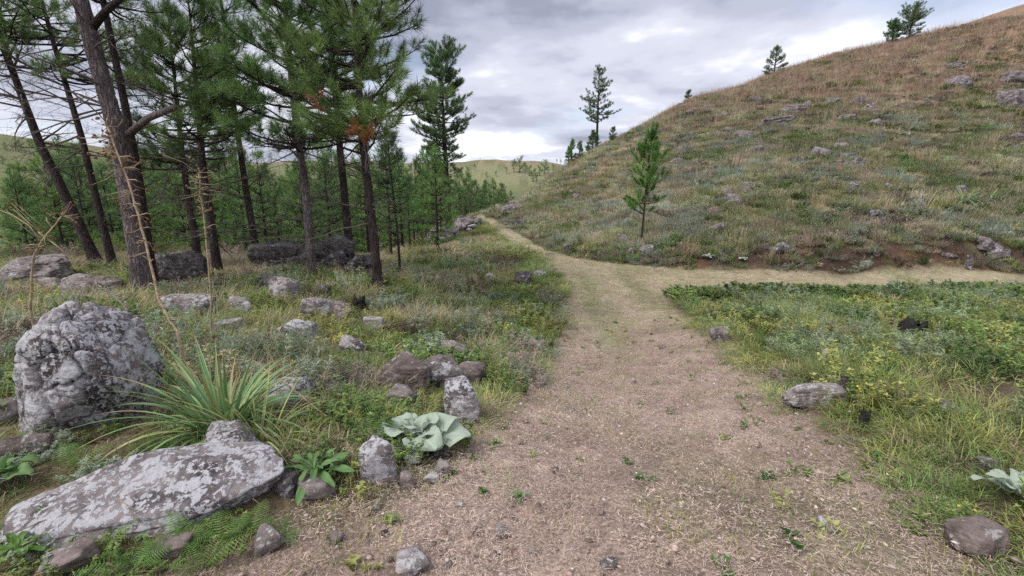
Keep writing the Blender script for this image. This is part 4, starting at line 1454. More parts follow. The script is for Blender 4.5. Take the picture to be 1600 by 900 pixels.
def mat_sword(name, col):
    m, nt, N, L, out = new_mat(name)
    u = N('ShaderNodeAttribute'); u.attribute_name = 'u'
    b = N('ShaderNodeAttribute'); b.attribute_name = 'b'
    oi = N('ShaderNodeObjectInfo')
    r = ramp_node(nt, [(0, 0.65), (1, 1.3)])
    L(oi.outputs['Random'], r.inputs[0])
    c = mixc(nt, 1.0, (*col,), r.outputs[0], 'MULTIPLY')
    rb = ramp_node(nt, [(0.0, 0.78), (0.5, 1.0), (1.0, 1.22)])
    L(b.outputs['Fac'], rb.inputs[0])
    c = mixc(nt, 1.0, c, rb.outputs[0], 'MULTIPLY')
    ad = N('ShaderNodeMath'); ad.operation = 'MULTIPLY_ADD'
    L(oi.outputs['Random'], ad.inputs[0]); ad.inputs[1].default_value = 0.3
    L(u.outputs['Fac'], ad.inputs[2])
    rt = ramp_node(nt, [(0.92, 0.0), (1.06, 0.9)])
    rt.color_ramp.elements[1].position = 1.0
    L(ad.outputs[0], rt.inputs[0])
    c = mixc(nt, rt.outputs[0], c, (0.38, 0.28, 0.15))
    p = N('ShaderNodeBsdfPrincipled')
    p.inputs['Roughness'].default_value = 0.42
    L(c, p.inputs['Base Color'])
    t = N('ShaderNodeBsdfTranslucent'); L(c, t.inputs['Color'])
    mx = N('ShaderNodeMixShader'); mx.inputs[0].default_value = 0.2
    L(p.outputs[0], mx.inputs[1]); L(t.outputs[0], mx.inputs[2])
    L(mx.outputs[0], out.inputs[0])
    return m


M_SWORD = mat_sword('sword_leaf', (0.22, 0.37, 0.15))
M_SWORD_Y = mat_sword('sword_leaf_yellow', (0.36, 0.41, 0.15))
M_FERN = mat_leaf('fern', (0.125, 0.235, 0.055), 'none', 0.3, 0.55, 0.3)
M_LEAFG = mat_leaf('broad_leaf', (0.14, 0.25, 0.09), 'none', 0.3, 0.5, 0.25)
M_STRAW = mat_leaf('dry_leaf', (0.42, 0.33, 0.18), 'none', 0.3, 0.7, 0.2)
M_STALK = mat_plain('dry_stalk', (0.40, 0.30, 0.20), 0.85, 0.45, 30, 0.5)
M_HEAD = mat_plain('dry_flower_head', (0.20, 0.115, 0.065), 0.95, 0.5, 40, 0.5)
M_DEADWOOD = mat_plain('dead_wood', (0.26, 0.225, 0.20), 0.85, 0.35, 25, 0.5)


def rosette(name, label, P, R, leaves, mat, seed, group=None, broad=0.5, cup=0.9, cat='plant'):
    rg = np.random.default_rng(seed)
    t = thing(name, label, cat, P, 0, group)
    ms = []
    for k in range(4):
        V, Q, at = leaf_grid(1.0, broad, 13, 8, curve=0.75 + 0.25 * k, fold=0.2, wave=0.42, tip=2.6, base=0.62, seed=seed + k, start=0.48)
        ms.append(add_mesh('leaf', V, None, Q, [mat], None, True, at))
    for k in range(leaves):
        f = k / max(1, leaves - 1)
        a = k * 2.39996 + rg.normal(0, 0.12)
        el = -(1.05 * cup) * f ** 1.2 + rg.normal(0, 0.05)            # inner leaves stand, outer leaves spread
        s = R * (0.95 - 0.45 * f) * (0.85 + 0.3 * rg.random())
        put('leaf', ms[k % 4], t, (0, 0, 0.01 + 0.05 * R * f), (rg.normal(0, 0.15), el, a), (s, s * (0.9 + 0.2 * rg.random()), s))
    return t


def tussock(name, label, P, n, length, width, seed, mats=(None,), spread=1.1, group=None, droop=1.0):
    rg = np.random.default_rng(seed)
    t = thing(name, label, 'plant', P, 0, group)
    ms = []
    for k in range(8):
        V, Q, at = leaf_grid(1.0, width / length, 12, 2, curve=(0.5 + 0.28 * k) * droop, fold=0.5, tip=1.1, base=0.18, seed=k, twist=rg.normal(0, 0.35), start=1.35)
        ms.append([add_mesh('leaf', V, None, Q, [m], None, True, at) for m in mats])
    for k in range(n):
        a = rg.random() * 6.283
        f = rg.random()
        s = length * (0.55 + 0.55 * rg.random())
        rr = 0.10 * math.sqrt(rg.random())
        kind = int(np.clip(f * 8, 0, 7))
        q_ = rg.random()
        mt = (1 if q_ < 0.16 else 2 if (q_ > 0.95 and len(mats) > 2) else 0) if len(mats) > 1 else 0
        put('leaf', ms[kind][mt], t, (rr * math.cos(a), rr * math.sin(a), -0.03), (rg.normal(0, 0.1), spread * 0.55 * f, a + rg.normal(0, 0.25)), (s, s, s))
    return t


def fern_mesh(seed):
    """one frond: a bent rachis with paired tapering leaflets, each cut into small lobes"""
    rg = np.random.default_rng(seed)
    n = 17
    u = np.linspace(0, 1, n)
    ang = 1.0 - 1.25 * u
    P = np.c_[np.cumsum(np.cos(ang)) / n, 0 * u, np.cumsum(np.sin(ang)) / n]
    V, T = [], []
    mb = MB()
    mb.tube(P[::2], 0.006 * (1 - 0.8 * u[::2]), 4)
    for i in range(2, n):
        ll = 0.26 * math.sin(math.pi * min(1, (u[i] * 0.93 + 0.07)) ** 0.75) + 0.02
        for s in (-1, 1):
            d = np.array([0.45 * math.cos(ang[i]), s, 0.45 * math.sin(ang[i]) - 0.25]); d /= np.linalg.norm(d)
            side = np.array([math.cos(ang[i]), 0, math.sin(ang[i])])
            for q in range(4):
                b = P[i] + d * ll * q / 4.0
                w = 0.034 * (1 - q * 0.2)
                e = P[i] + d * ll * (q + 1.25) / 4.0
                base = len(V)
                V += [b - side * w * 0.5, b + side * w * 0.5, e + side * w * 0.15, e - side * w * 0.3]
                T += [[base, base + 1, base + 2], [base, base + 2, base + 3]]
    mb.add(np.array(V), T)
    return mb.mesh('frond', [M_FERN], False)


FRONDS = [fern_mesh(k) for k in range(3)]


def fern(label, P, n, size, seed):
    rg = np.random.default_rng(seed)
    t = thing('fern', label, 'fern', P, 0, 'ferns among the left foreground rocks')
    for k in range(max(4, n - 3)):
        s = 1.1 * size * (0.7 + 0.5 * rg.random())
        put('frond', FRONDS[k % 3], t, (0, 0, 0), (rg.normal(0, 0.25), -0.25 + 0.55 * rg.random(), k * 6.283 / n + rg.normal(0, 0.3)), (s, s, s))
    return t


HEADS = [rock_mesh(900 + k, (2, 2, 2.2), 2, fine=0.3, lump=0.3, mats=[M_HEAD]) for k in range(4)]


def stalk(name, label, pts, Y, r, seed, heads=(), spines=16, mat=None, cat='dry stalk', side=()):
    """a dry stem drawn through pixels on an upright plane Y metres ahead"""
    rg = np.random.default_rng(seed)
    yy = np.linspace(Y[0], Y[1], len(pts)) if isinstance(Y, tuple) else np.full(len(pts), Y)
    W = np.array([at_y(p[0], p[1], y) for p, y in zip(pts, yy)])
    base = W[0].copy()
    g = ground_at(base[0], base[1])
    W = np.vstack([[base[0], base[1], g - 0.03], W[W[:, 2] > g]])
    base = W[0] + np.array([0, 0, 0.03])
    t = thing(name, label, cat, base)
    L_ = W - base
    s = np.linspace(0, 1, len(L_))
    f = np.linspace(0, 1, 24)
    C = np.stack([np.interp(f, s, L_[:, c]) for c in range(3)], 1) + np.cumsum(rg.normal(0, 0.0025, (24, 3)), 0)
    mb = MB(); mb.tube(C, r * (1 - 0.6 * f), 8)
    put('stem', mb.mesh('stem', [mat or M_STALK]), t)
    if spines:
        for k in range(spines):
            c = C[int(rg.integers(3, 23))]
            d = rg.normal(0, 1, 3); d[2] = abs(d[2]) * 0.5; d /= np.linalg.norm(d)
            ln = 0.05 + 0.09 * rg.random()
            mb = MB(); mb.tube(np.stack([c, c + d * ln * 0.6, c + d * ln + np.array([0, 0, -0.02])]), [0.005, 0.0035, 0.0008], 4)
            put('bract', mb.mesh('bract', [mat or M_STALK]), t)
    for sp in side:
        Ws = np.array([at_y(p[0], p[1], yy[-1]) for p in sp]) - base
        mb = MB(); mb.tube(Ws, np.linspace(r * 0.6, r * 0.25, len(Ws)), 6)
        put('side_stem', mb.mesh('side_stem', [mat or M_STALK]), t)
    for (hx, hy, hs, n) in heads:
        c = at_y(hx, hy, yy[-1]) - base
        for k in range(n):
            q = c + rg.normal(0, hs, 3)
            rr = 0.006 + 0.006 * rg.random()
            mb = MB()
            near = C[np.argmin(np.linalg.norm(C - q, axis=1))]
            mb.tube(np.stack([near, (near + q) / 2 + rg.normal(0, 0.01, 3), q]), [0.0025, 0.002, 0.0015], 4)
            ss = put('side_stem', mb.mesh('side_stem', [mat or M_STALK]), t)
            put('flower_head', HEADS[k % 4], ss, tuple(q), (0, 0, rg.random() * 6), (rr, rr, rr))
    return t


def stump(label, px, py, w, h, seed):
    P = hit(px, py)
    s = px_size(P)
    rg = np.random.default_rng(seed)
    W, Hh = w * s, h * s
    k = 18
    th = np.arange(k) * 2 * math.pi / k
    rings = []
    for f in np.linspace(0, 1, 7):
        rad = W / 2 * (1.15 - 0.35 * f) * (1 + 0.5 * vnoise(np.c_[np.cos(th) * 2.2, np.sin(th) * 2.2, 0 * th + f * 3], seed))
        z = -0.1 + (Hh + 0.1) * f * (1 + (0.4 * vnoise(np.c_[np.cos(th) * 3, np.sin(th) * 3, 0 * th], seed + 2) if f > 0.45 else 0 * th))
        rings.append(np.c_[rad * np.cos(th), rad * np.sin(th), z + 0 * th])
    rings.append(np.c_[0.4 * rings[-1][:, :2], rings[-1][:, 2] - 0.35 * Hh])
    V = np.vstack(rings)
    n = len(rings)
    Q = [[i * k + j, i * k + (j + 1) % k, (i + 1) * k + (j + 1) % k, (i + 1) * k + j] for i in range(n - 1) for j in range(k)]
    T = [[(n - 1) * k + j, (n - 1) * k + (j + 1) % k, (n - 1) * k + (j + 2) % k] for j in range(0, k - 2, 2)]
    o = put('burnt_stump', add_mesh('burnt_stump', V, T, Q, [M_CHAR], None, False), None, tuple(P + np.array([0, W * 0.4, 0])))
    ROCKS.append((P[0], P[1] + W * 0.4, W * 0.75))
    ROCKS.append((P[0] * 0.96, P[1] * 0.96, W * 0.6))
    return tag(o, label, 'stump')


def build_plants():
    tussock('sword_leaf_tussock', 'large tussock of long sword-shaped leaves right of the cracked boulder', hit(350, 676), 165, 0.76, 0.026, 401, (M_SWORD, M_SWORD_Y, M_STRAW), spread=1.0)
    tussock('sword_leaf_tussock', 'drooping yellowish tussock right of the large sword-leaved one', hit(412, 690), 60, 0.62, 0.018, 402, (M_SWORD_Y, M_SWORD, M_STRAW), spread=1.5, droop=1.25)
    tussock('grass_tussock', 'grey-green tussock on the hillside far right', hit(1505, 318), 46, 0.95, 0.04, 403, (M_SWORD,), spread=1.4)
    tussock('grass_tussock', 'second green tussock on the hillside beside the far right one', hit(1545, 316), 40, 0.8, 0.04, 404, (M_SWORD,), spread=1.4)
    tussock('grass_tussock', 'pale tussock on the slope below the stone heap', hit(700, 420), 50, 0.75, 0.03, 405, (M_SWORD,), spread=1.3)
    rosette('silvery_rosette', 'big silvery woolly-leaved rosette among stones at the left trail edge', hit(652, 706) + np.array([0, 0.06, 0.03]), 0.33, 26, M_SILVER, 411, broad=0.55)
    rosette('silvery_rosette', 'silvery leaved plant at the right edge in the grass', hit(1586, 785) + np.array([0, 0, 0.03]), 0.22, 12, M_SILVER, 412, broad=0.36)
    for k, (x, y, r, lab) in enumerate([(1105, 408, .25, 'white-green rosette on the bank, left of the pair'), (1161, 411, .18, 'small white-green rosette on the bank, right of the pair'),
                                        (1412, 214, .34, 'pale rosette in the middle of the hillside'), (1388, 186, .3, 'pale rosette below the ridge of the hill'), (1215, 222, .3, 'pale rosette near the mauve outcrop'),
                                        (925, 348, .22, 'pale rosette on the slope above the bend'), (1575, 372, .24, 'pale green rosette on top of the bank at far right'), (850, 352, .25, 'pale rosette near the trail crest bank'), (1445, 160, .3, 'pale rosette right of the bright bush on the hill')]):
        P = hit(x, y)
        ROCKS.append((P[0], P[1], r * 0.8))
        ROCKS.append((P[0] * 0.975, P[1] * 0.975, r * 0.8))
        rosette('pale_rosette', lab, P + np.array([0, 0, 0.12]), r, 11, M_SILVER, 420 + k, broad=0.5, cup=0.8)
    rosette('broad_leaf_rosette', 'dark green narrow-leaved rosette right of the slab', hit(492, 748) + np.array([0, 0, .02]), 0.27, 20, M_LEAFG, 440, broad=0.17, cup=0.7)
    rosette('broad_leaf_rosette', 'green broad-leaved plant at the left edge beside the slab', hit(8, 760) + np.array([0, 0, .05]), 0.2, 9, M_LEAFG, 441, broad=0.45)
    rosette('broad_leaf_rosette', 'bright leafy plant in the bottom left corner', hit(30, 870) + np.array([0, 0, .02]), 0.16, 10, M_FERN, 442, broad=0.3, cup=0.5)
    rosette('trail_weed', 'small dark green weed alone in the middle of the near trail', hit(810, 782) + np.array([0, 0, .01]), 0.07, 9, M_LEAFG, 443, broad=0.4)
    for k, (x, y, n, s, lab) in enumerate([(120, 735, 7, .2, 'fern tuft between boulder and slab'), (230, 712, 7, .17, 'low fern behind the middle of the slab'), (300, 712, 6, .16, 'fern under the sword leaves behind the slab'),
                                           (215, 890, 9, .19, 'fern at the bottom edge under the slab'), (285, 862, 10, .17, 'dense fern under the middle of the slab'), (345, 850, 9, .18, 'fern under the right part of the slab'), (320, 895, 8, .17, 'fern at the bottom edge right of the slab ferns'),
                                           (395, 838, 7, .16, 'fern near the right tip of the slab'), (570, 690, 9, .24, 'tall fern left of the silvery rosette'), (545, 660, 7, .22, 'fern between tussock and brown block'), (28, 830, 6, .16, 'fern at the left edge below the slab'),
                                           (20, 612, 7, .26, 'fern at the left edge beside the boulder'), (440, 845, 6, .13, 'small fern at the trail edge right of the slab'), (160, 875, 6, .15, 'fern by the brown corner rock'), (250, 720, 7, .15, 'fern against the lower right of the boulder')]):
        fern(lab, hit(x, y), n, s, 450 + k)
    stalk('dry_thistle', 'pale forked dry thistle stalk at the far left in front of the outcrop', [(46, 480), (50, 430), (55, 395), (66, 380), (88, 352), (100, 335)], (4.2, 4.2), 0.012, 461, spines=10,
          heads=[(98, 332, .035, 9), (118, 340, .03, 6), (20, 320, .03, 6), (75, 375, .04, 8), (55, 388, .02, 3), (110, 325, .03, 5)],
          side=[[(66, 378), (45, 352), (18, 335), (-2, 328)], [(82, 356), (74, 346), (72, 340)], [(60, 362), (90, 385), (120, 412)]])
    stalk('dry_thistle', 'tall spiny dry thistle stalk leaning in front of the thick grey trunk', [(282, 520), (268, 500), (252, 470), (240, 425), (230, 380), (215, 330), (200, 280), (182, 235), (165, 195)], (3.3, 3.6), 0.012, 462, spines=34,
          heads=[(168, 215, .07, 16), (188, 250, .08, 18), (150, 235, .06, 12), (205, 300, .08, 16), (215, 350, .07, 12), (165, 190, .05, 10), (228, 395, .05, 8)])
    stalk('dry_thistle', 'thin spiny dry stalk in front of the dark pines right of the thick trunk', [(330, 510), (332, 470), (328, 410), (322, 350), (314, 300), (310, 268)], (4.4, 4.4), 0.010, 463, spines=22,
          heads=[(316, 275, .07, 14), (322, 320, .06, 10), (304, 300, .05, 8)])
    stalk('dry_weed', 'dark thorny stem arching left of the sword-leaved tussock', [(235, 545), (215, 510), (192, 475), (165, 452), (150, 445)], (3.4, 3.5), 0.011, 464, spines=14, mat=M_DEADWOOD)
    stalk('dry_weed', 'reddish dry stem slanting over the grass right of the tussock', [(535, 690), (520, 665), (470, 622), (430, 592), (398, 566)], (2.9, 3.1), 0.008, 465, spines=6)
    stalk('dry_weed', 'pale leaning grass stem above the tussock', [(418, 560), (440, 510), (462, 475)], (3.6, 3.6), 0.004, 466, spines=0)
    stalk('dry_weed', 'thin dark upright stem in the left verge', [(737, 520), (736, 495), (735, 470)], (7.6, 7.6), 0.012, 467, spines=8, mat=M_DEADWOOD)
    stalk('dry_weed', 'thin dark upright stem in the right-hand weeds', [(1480, 625), (1479, 590), (1478, 545)], (4.6, 4.6), 0.005, 468, spines=8, mat=M_DEADWOOD)
    stalk('dry_weed', 'second thin stem in the weeds left of the grey leaning stick', [(1381, 668), (1384, 620), (1386, 590)], (3.3, 3.3), 0.004, 469, spines=8, mat=M_DEADWOOD)
    stalk('dead_stick', 'grey dead stick leaning in the right-hand weeds', [(1457, 695), (1468, 672), (1492, 636)], (3.0, 3.05), 0.007, 470, spines=0, mat=M_DEADWOOD, cat='stick')
    stalk('dead_stick', 'bent grey root at the right trail edge near the brown rock', [(1468, 838), (1472, 815), (1482, 796), (1496, 788)], (1.95, 2.05), 0.010, 471, spines=0, mat=M_DEADWOOD, cat='stick')
    stump('black burnt stump among grey-green weeds at the right', 1442, 526, 36, 18, 481)
    stump('small black burnt stub at the right trail edge', 1352, 668, 14, 21, 482)
    stump('small black stump in the grass below the pine row', 557, 486, 22, 18, 483)
    # fallen charred branch behind the long pale rock
    a, b = hit(1312, 602), hit(1344, 650)
    mb = MB()
    q = np.linspace(0, 1, 8)[:, None]
    mb.tube((b - a) * q + np.array([0, 0, .05]) + np.random.default_rng(3).normal(0, .012, (8, 3)), 0.045 - 0.015 * q[:, 0], 9)
    t = put('fallen_branch', mb.mesh('fallen_branch', [M_BARK2]), None, tuple(a))
    tag(t, 'dark charred branch lying behind the long pale rock', 'branch')


build_plants()

# ------------------------------------------------------------------ scattered ground cover

M_VEG = mat_leaf('ground_cover', (1, 1, 1), 'inst', 0.35, 0.65, 0.28)
M_YELLOW = mat_leaf('yellow_flower', (0.62, 0.50, 0.06), 'none', 0.2, 0.6, 0.2)
M_LITTER = mat_leaf('litter', (1, 1, 1), 'inst', 0.5, 0.8, 0.05)
PROTO = bpy.data.collections.new('plant_parts')


def blades(n, L_, w, spread, lean, curl, seed, up=0.0):
    rg = np.random.default_rng(seed)
    a = rg.random(n) * 6.283
    rr = spread * np.sqrt(rg.random(n))
    b = np.c_[rr * np.cos(a), rr * np.sin(a), np.full(n, -0.01)]
    az = a + rg.normal(0, 0.9, n)
    ln = L_ * (0.5 + 0.6 * rg.random(n))
    e0 = np.radians(90 - lean * rg.random(n))
    cv = np.radians(curl) * (0.4 + 0.9 * rg.random(n))
    V = []
    p = b.copy()
    side = np.c_[-np.sin(az), np.cos(az), 0 * az]
    for k in range(4):
        ww = w * (1.0, 0.85, 0.55, 0.0)[k] * 0.5
        if k < 3:
            V += [p - side * ww, p + side * ww]
        else:
            V += [p]
        el = e0 - cv * k / 2.0
        p = p + np.c_[np.cos(az) * np.cos(el), np.sin(az) * np.cos(el), np.sin(el)] * (ln / 3.0)[:, None]
    V = np.stack(V, 1).reshape(-1, 3)
    o = np.arange(n)[:, None] * 7
    Q = np.concatenate([o + np.array([[0, 1, 3, 2]]), o + np.array([[2, 3, 5, 4]])])
    T = o + np.array([[4, 5, 6]])
    return V, T, Q


def leaves_on(P, D, L_, W, rg, tilt=0.5):
    """small pointed folded leaves at P heading along D"""
    n = len(P)
    s = np.cross(D, np.array([0, 0, 1.0])); s /= np.linalg.norm(s, axis=1)[:, None] + 1e-9
    u = np.cross(s, D)
    l = L_ * (0.6 + 0.7 * rg.random(n))[:, None]
    w = W * (0.7 + 0.6 * rg.random(n))[:, None]
    mid = P + D * l * 0.5
    V = np.stack([P, mid - s * w * 0.5 + u * w * 0.25, P + D * l - u * l * 0.15, mid + s * w * 0.5 + u * w * 0.25], 1).reshape(-1, 3)
    o = np.arange(n)[:, None] * 4
    return V, np.concatenate([o + np.array([[0, 1, 2]]), o + np.array([[0, 2, 3]])])


def weed(stems, H, leaf_n, L_, W, spread, seed, flower=0, fl_size=0.012, stemw=0.003, lean=30, top=0.1):
    rg = np.random.default_rng(seed)
    mb = MB()
    fl = MB()
    for k in range(stems):
        a = rg.random() * 6.283
        r = spread * math.sqrt(rg.random()) * 0.5
        h = H * (0.55 + 0.5 * rg.random())
        ln = math.radians(lean) * rg.random()
        d = np.array([math.cos(a) * math.sin(ln), math.sin(a) * math.sin(ln), math.cos(ln)])
        p0 = np.array([r * math.cos(a), r * math.sin(a), -0.02])
        e = p0 + d * h
        mb.tube(np.stack([p0, (p0 + e) / 2 + rg.normal(0, 0.01, 3), e]), [stemw, stemw * 0.8, stemw * 0.4], 3)
        f = top + (1.02 - top) * rg.random(leaf_n)
        P = p0 + d * (h * f)[:, None]
        az = rg.random(leaf_n) * 6.283
        el = np.radians(10 + 45 * rg.random(leaf_n))
        D = np.c_[np.cos(az) * np.cos(el), np.sin(az) * np.cos(el), np.sin(el)]
        V, T = leaves_on(P, D, L_, W, rg)
        mb.add(V, T)
        for q in range(flower):
            c = e + rg.normal(0, 0.03 * H / 0.4, 3)
            s = fl_size * (0.7 + 0.6 * rg.random())
            x = rg.normal(0, 1, 3) + np.array([0, -0.3, 1.2]); x /= np.linalg.norm(x)
            u = np.cross(x, [1, 0, 0.1]); u /= np.linalg.norm(u); v = np.cross(x, u)
            ring = [c + s * (math.cos(t) * u + math.sin(t) * v) for t in np.arange(6) * 1.047]
            fl.add(np.array(ring + [c + x * s * 0.4]), [[i, (i + 1) % 6, 6] for i in range(6)])
    return mb, fl


def proto(name, V, T, Q, mats, midx=None):
    me = add_mesh(name, V, T, Q, mats, midx, False)
    o = put(name, me, link=False)
    PROTO.objects.link(o)
    return o


def proto_mb(name, mb, fl=None):
    V = np.vstack(mb.V)
    T = np.vstack(mb.T)
    Q = np.vstack(mb.Q) if mb.Q else np.zeros((0, 4), int)
    if fl is not None and fl.n:
        T2 = np.vstack(fl.T) + len(V)
        V = np.vstack([V] + fl.V)
        return proto(name, V, np.vstack([T, T2]), Q, [M_VEG, M_YELLOW], np.r_[np.zeros(len(T)), np.ones(len(T2)), np.zeros(len(Q))])
    return proto(name, V, T, Q, [M_VEG])


def make_protos():
    R = {}
    R['grass'] = [proto('grass_%d' % k, *blades(90, 0.20 + 0.05 * k, 0.0055, 0.18, 55, 75, 500 + k), [M_VEG]) for k in range(3)]
    R['lush'] = [proto('lush_%d' % k, *blades(100, 0.27, 0.007, 0.17, 60, 95, 510 + k), [M_VEG]) for k in range(2)]
    R['dry'] = [proto('dry_%d' % k, *blades(80, 0.30 + 0.08 * k, 0.0035, 0.19, 50, 50, 520 + k), [M_VEG]) for k in range(3)]
    R['turf'] = [proto('turf_%d' % k, *blades(110, 0.045, 0.0035, 0.17, 75, 60, 530 + k), [M_VEG]) for k in range(2)]
    R['far'] = [proto('far_%d' % k, *blades(190, 0.30 + 0.06 * k, 0.014, 0.42, 60, 75, 540 + k), [M_VEG]) for k in range(3)]
    R['stalk'] = [proto('stalk_%d' % k, *blades(44, 0.62 + 0.15 * k, 0.010, 0.38, 24, 22, 550 + k), [M_VEG]) for k in range(2)]
    R['leafy'] = [proto_mb('leafy_%d' % k, *weed(16, 0.22 + 0.05 * k, 26, 0.042, 0.020, 0.4, 560 + k)) for k in range(3)]
    R['feather'] = [proto_mb('feather_%d' % k, *weed(20, 0.28 + 0.06 * k, 50, 0.05, 0.008, 0.4, 570 + k, lean=40)) for k in range(3)]
    R['yellow'] = [proto_mb('yellow_%d' % k, *weed(14, 0.30 + 0.07 * k, 30, 0.035, 0.012, 0.4, 580 + k, flower=1, fl_size=0.008)) for k in range(2)]
    R['shrub'] = [proto_mb('shrub_%d' % k, *weed(26, 0.30, 48, 0.05, 0.026, 0.6, 590 + k, lean=62, top=0.25)) for k in range(3)]
    R['herb'] = [proto_mb('herb_%d' % k, *weed(5, 0.05, 7, 0.035, 0.018, 0.05, 600 + k, lean=70)) for k in range(3)]
    # straw and needle litter: flat short strips
    for k in range(4):
        rg = np.random.default_rng(610 + k)
        n = 620
        aa, rr = rg.random(n) * 6.283, 0.30 * np.sqrt(rg.random(n))
        c = np.c_[rr * np.cos(aa), rr * np.sin(aa), 0.003 + 0.012 * rg.random(n)]
        a = rg.random(n) * 3.14
        d = np.c_[np.cos(a), np.sin(a), rg.normal(0, 0.12, n)] * (0.004 + 0.018 * rg.random(n) ** 2.5)[:, None]
        s = np.c_[-np.sin(a), np.cos(a), 0 * a] * (0.0006 + 0.0008 * rg.random(n))[:, None]
        V = np.stack([c - d - s, c - d + s, c + d + s * 0.6, c + d - s * 0.6], 1).reshape(-1, 3)
        V[:, 2] = np.maximum(V[:, 2], 0.002)
        R.setdefault('straw', []).append(proto('straw_%d' % k, V, None, np.arange(n * 4).reshape(-1, 4), [M_LITTER]))
    # wood chips and soil crumbs
    for k in range(3):
        rg = np.random.default_rng(620 + k)
        mb = MB()
        D, T = ico(1)
        for q in range(30):
            sz = 0.003 + 0.006 * rg.random() ** 2
            mb.add(D * sz * np.array([1.3, 0.9, 0.5]) * (0.7 + 0.6 * rg.random((1, 3))) * (1 + 0.6 * rg.random((len(D), 1))) + np.r_[rg.normal(0, 0.25, 2), sz * 0.4], T)
        R.setdefault('crumb', []).append(proto('crumb_%d' % k, np.vstack(mb.V), np.vstack(mb.T), None, [M_LITTER]))
    # brown twigs
    for k in range(3):
        rg = np.random.default_rng(630 + k)
        mb = MB()
        for q in range(16):
            c = np.r_[rg.normal(0, 0.2, 2), 0.02 + 0.05 * rg.random()]
            d = rg.normal(0, 1, 3) * np.array([1, 1, 0.35]); d /= np.linalg.norm(d)
            ll = 0.03 + 0.06 * rg.random()
            mb.tube(np.stack([c - d * ll, c + rg.normal(0, 0.012, 3), c + d * ll]), [0.0028, 0.0022, 0.0015], 3)
        R.setdefault('twig', []).append(proto('twig_%d' % k, np.vstack(mb.V), np.vstack(mb.T), np.vstack(mb.Q), [M_LITTER]))
    return R


PR = make_protos()
PIDX = {o.name: i for i, o in enumerate(sorted(PROTO.objects, key=lambda o: o.name))}


def scatter_group():
    ng = bpy.data.node_groups.new('scatter', 'GeometryNodeTree')
    ng.interface.new_socket('Geometry', in_out='INPUT', socket_type='NodeSocketGeometry')
    ng.interface.new_socket('Geometry', in_out='OUTPUT', socket_type='NodeSocketGeometry')
    N, L = ng.nodes.new, ng.links.new
    gi, go = N('NodeGroupInput'), N('NodeGroupOutput')
    ci = N('GeometryNodeCollectionInfo')
    ci.inputs['Collection'].default_value = PROTO
    ci.inputs['Separate Children'].default_value = True
    ci.inputs['Reset Children'].default_value = True
    ip = N('GeometryNodeInstanceOnPoints')
    ip.inputs['Pick Instance'].default_value = True

    def attr(name, typ):
        a = N('GeometryNodeInputNamedAttribute')
        a.data_type = typ
        a.inputs['Name'].default_value = name
        return a.outputs['Attribute']
    er = N('FunctionNodeEulerToRotation')
    L(attr('rot', 'FLOAT_VECTOR'), er.inputs[0])
    L(gi.outputs[0], ip.inputs['Points'])
    L(ci.outputs[0], ip.inputs['Instance'])
    L(attr('idx', 'INT'), ip.inputs['Instance Index'])
    L(er.outputs[0], ip.inputs['Rotation'])
    L(attr('scl', 'FLOAT_VECTOR'), ip.inputs['Scale'])
    L(ip.outputs[0], go.inputs[0])
    return ng


SCAT = scatter_group()


def free_of_rocks(xy, k=1.0):
    ok = np.ones(len(xy), bool)
    for x, y, r in ROCKS:
        ok &= (xy[:, 0] - x) ** 2 + (xy[:, 1] - y) ** 2 > (r * k) ** 2
    return ok


def low_before_rocks(xy):
    """plants stay short right in front of the stones, where the photo shows them bare"""
    f = np.ones(len(xy))
    for x, y, r in ROCKS:
        d = math.hypot(x, y)
        cx, cy = x - x / d * (r * 1.2 + 0.12), y - y / d * (r * 1.2 + 0.12)
        q = np.hypot(xy[:, 0] - cx, xy[:, 1] - cy)
        f = np.minimum(f, 0.38 + 0.62 * sstep(r * 0.9, r * 1.9 + 0.15, q))
    return f


def scatter(name, label, kinds, xy, tint, size, rg, tilt=0.12, sink=0.0, lay=False, wide=1.0):
    """kinds: one list name per point or a single name"""
    if len(xy) == 0:
        return
    z = zgrid(xy) - sink
    n = len(xy)
    me = add_mesh(name, np.c_[xy, z])
    idx = np.zeros(n, np.int32)
    kinds = np.full(n, kinds) if isinstance(kinds, str) else np.asarray(kinds)
    for k in np.unique(kinds):
        m = kinds == k
        ids = np.array([PIDX[o.name] for o in PR[k]])
        idx[m] = ids[rg.integers(0, len(ids), m.sum())]
    a = me.attributes.new('idx', 'INT', 'POINT'); a.data.foreach_set('value', idx)
    if lay:            # follow the slope
        e = 0.08
        gx = (zgrid(xy + [e, 0]) - zgrid(xy - [e, 0])) / (2 * e)
        gy = (zgrid(xy + [0, e]) - zgrid(xy - [0, e])) / (2 * e)
        # only tilt, turned about the vertical inside the prototypes' own randomness
        rot = np.c_[np.arctan(gy), -np.arctan(gx), 0 * gx]
    else:
        rot = np.c_[rg.normal(0, tilt, n), rg.normal(0, tilt, n), rg.random(n) * 6.283]
    a = me.attributes.new('rot', 'FLOAT_VECTOR', 'POINT'); a.data.foreach_set('vector', rot.astype(np.float32).ravel())
    wd = np.ones(n) * wide
    s = np.c_[np.sqrt(np.asarray(size)) * wd, np.sqrt(np.asarray(size)) * wd, np.asarray(size) * (0.85 + 0.3 * rg.random(n))]
    a = me.attributes.new('scl', 'FLOAT_VECTOR', 'POINT'); a.data.foreach_set('vector', s.astype(np.float32).ravel())
    a = me.attributes.new('tint', 'FLOAT_COLOR', 'POINT'); a.data.foreach_set('color', np.c_[tint, np.ones(n)].astype(np.float32).ravel())
    o = put(name, me)
    md = o.modifiers.new('scatter', 'NODES')
    md.node_group = SCAT
    tag(o, label, None, None, 'stuff')
    return o


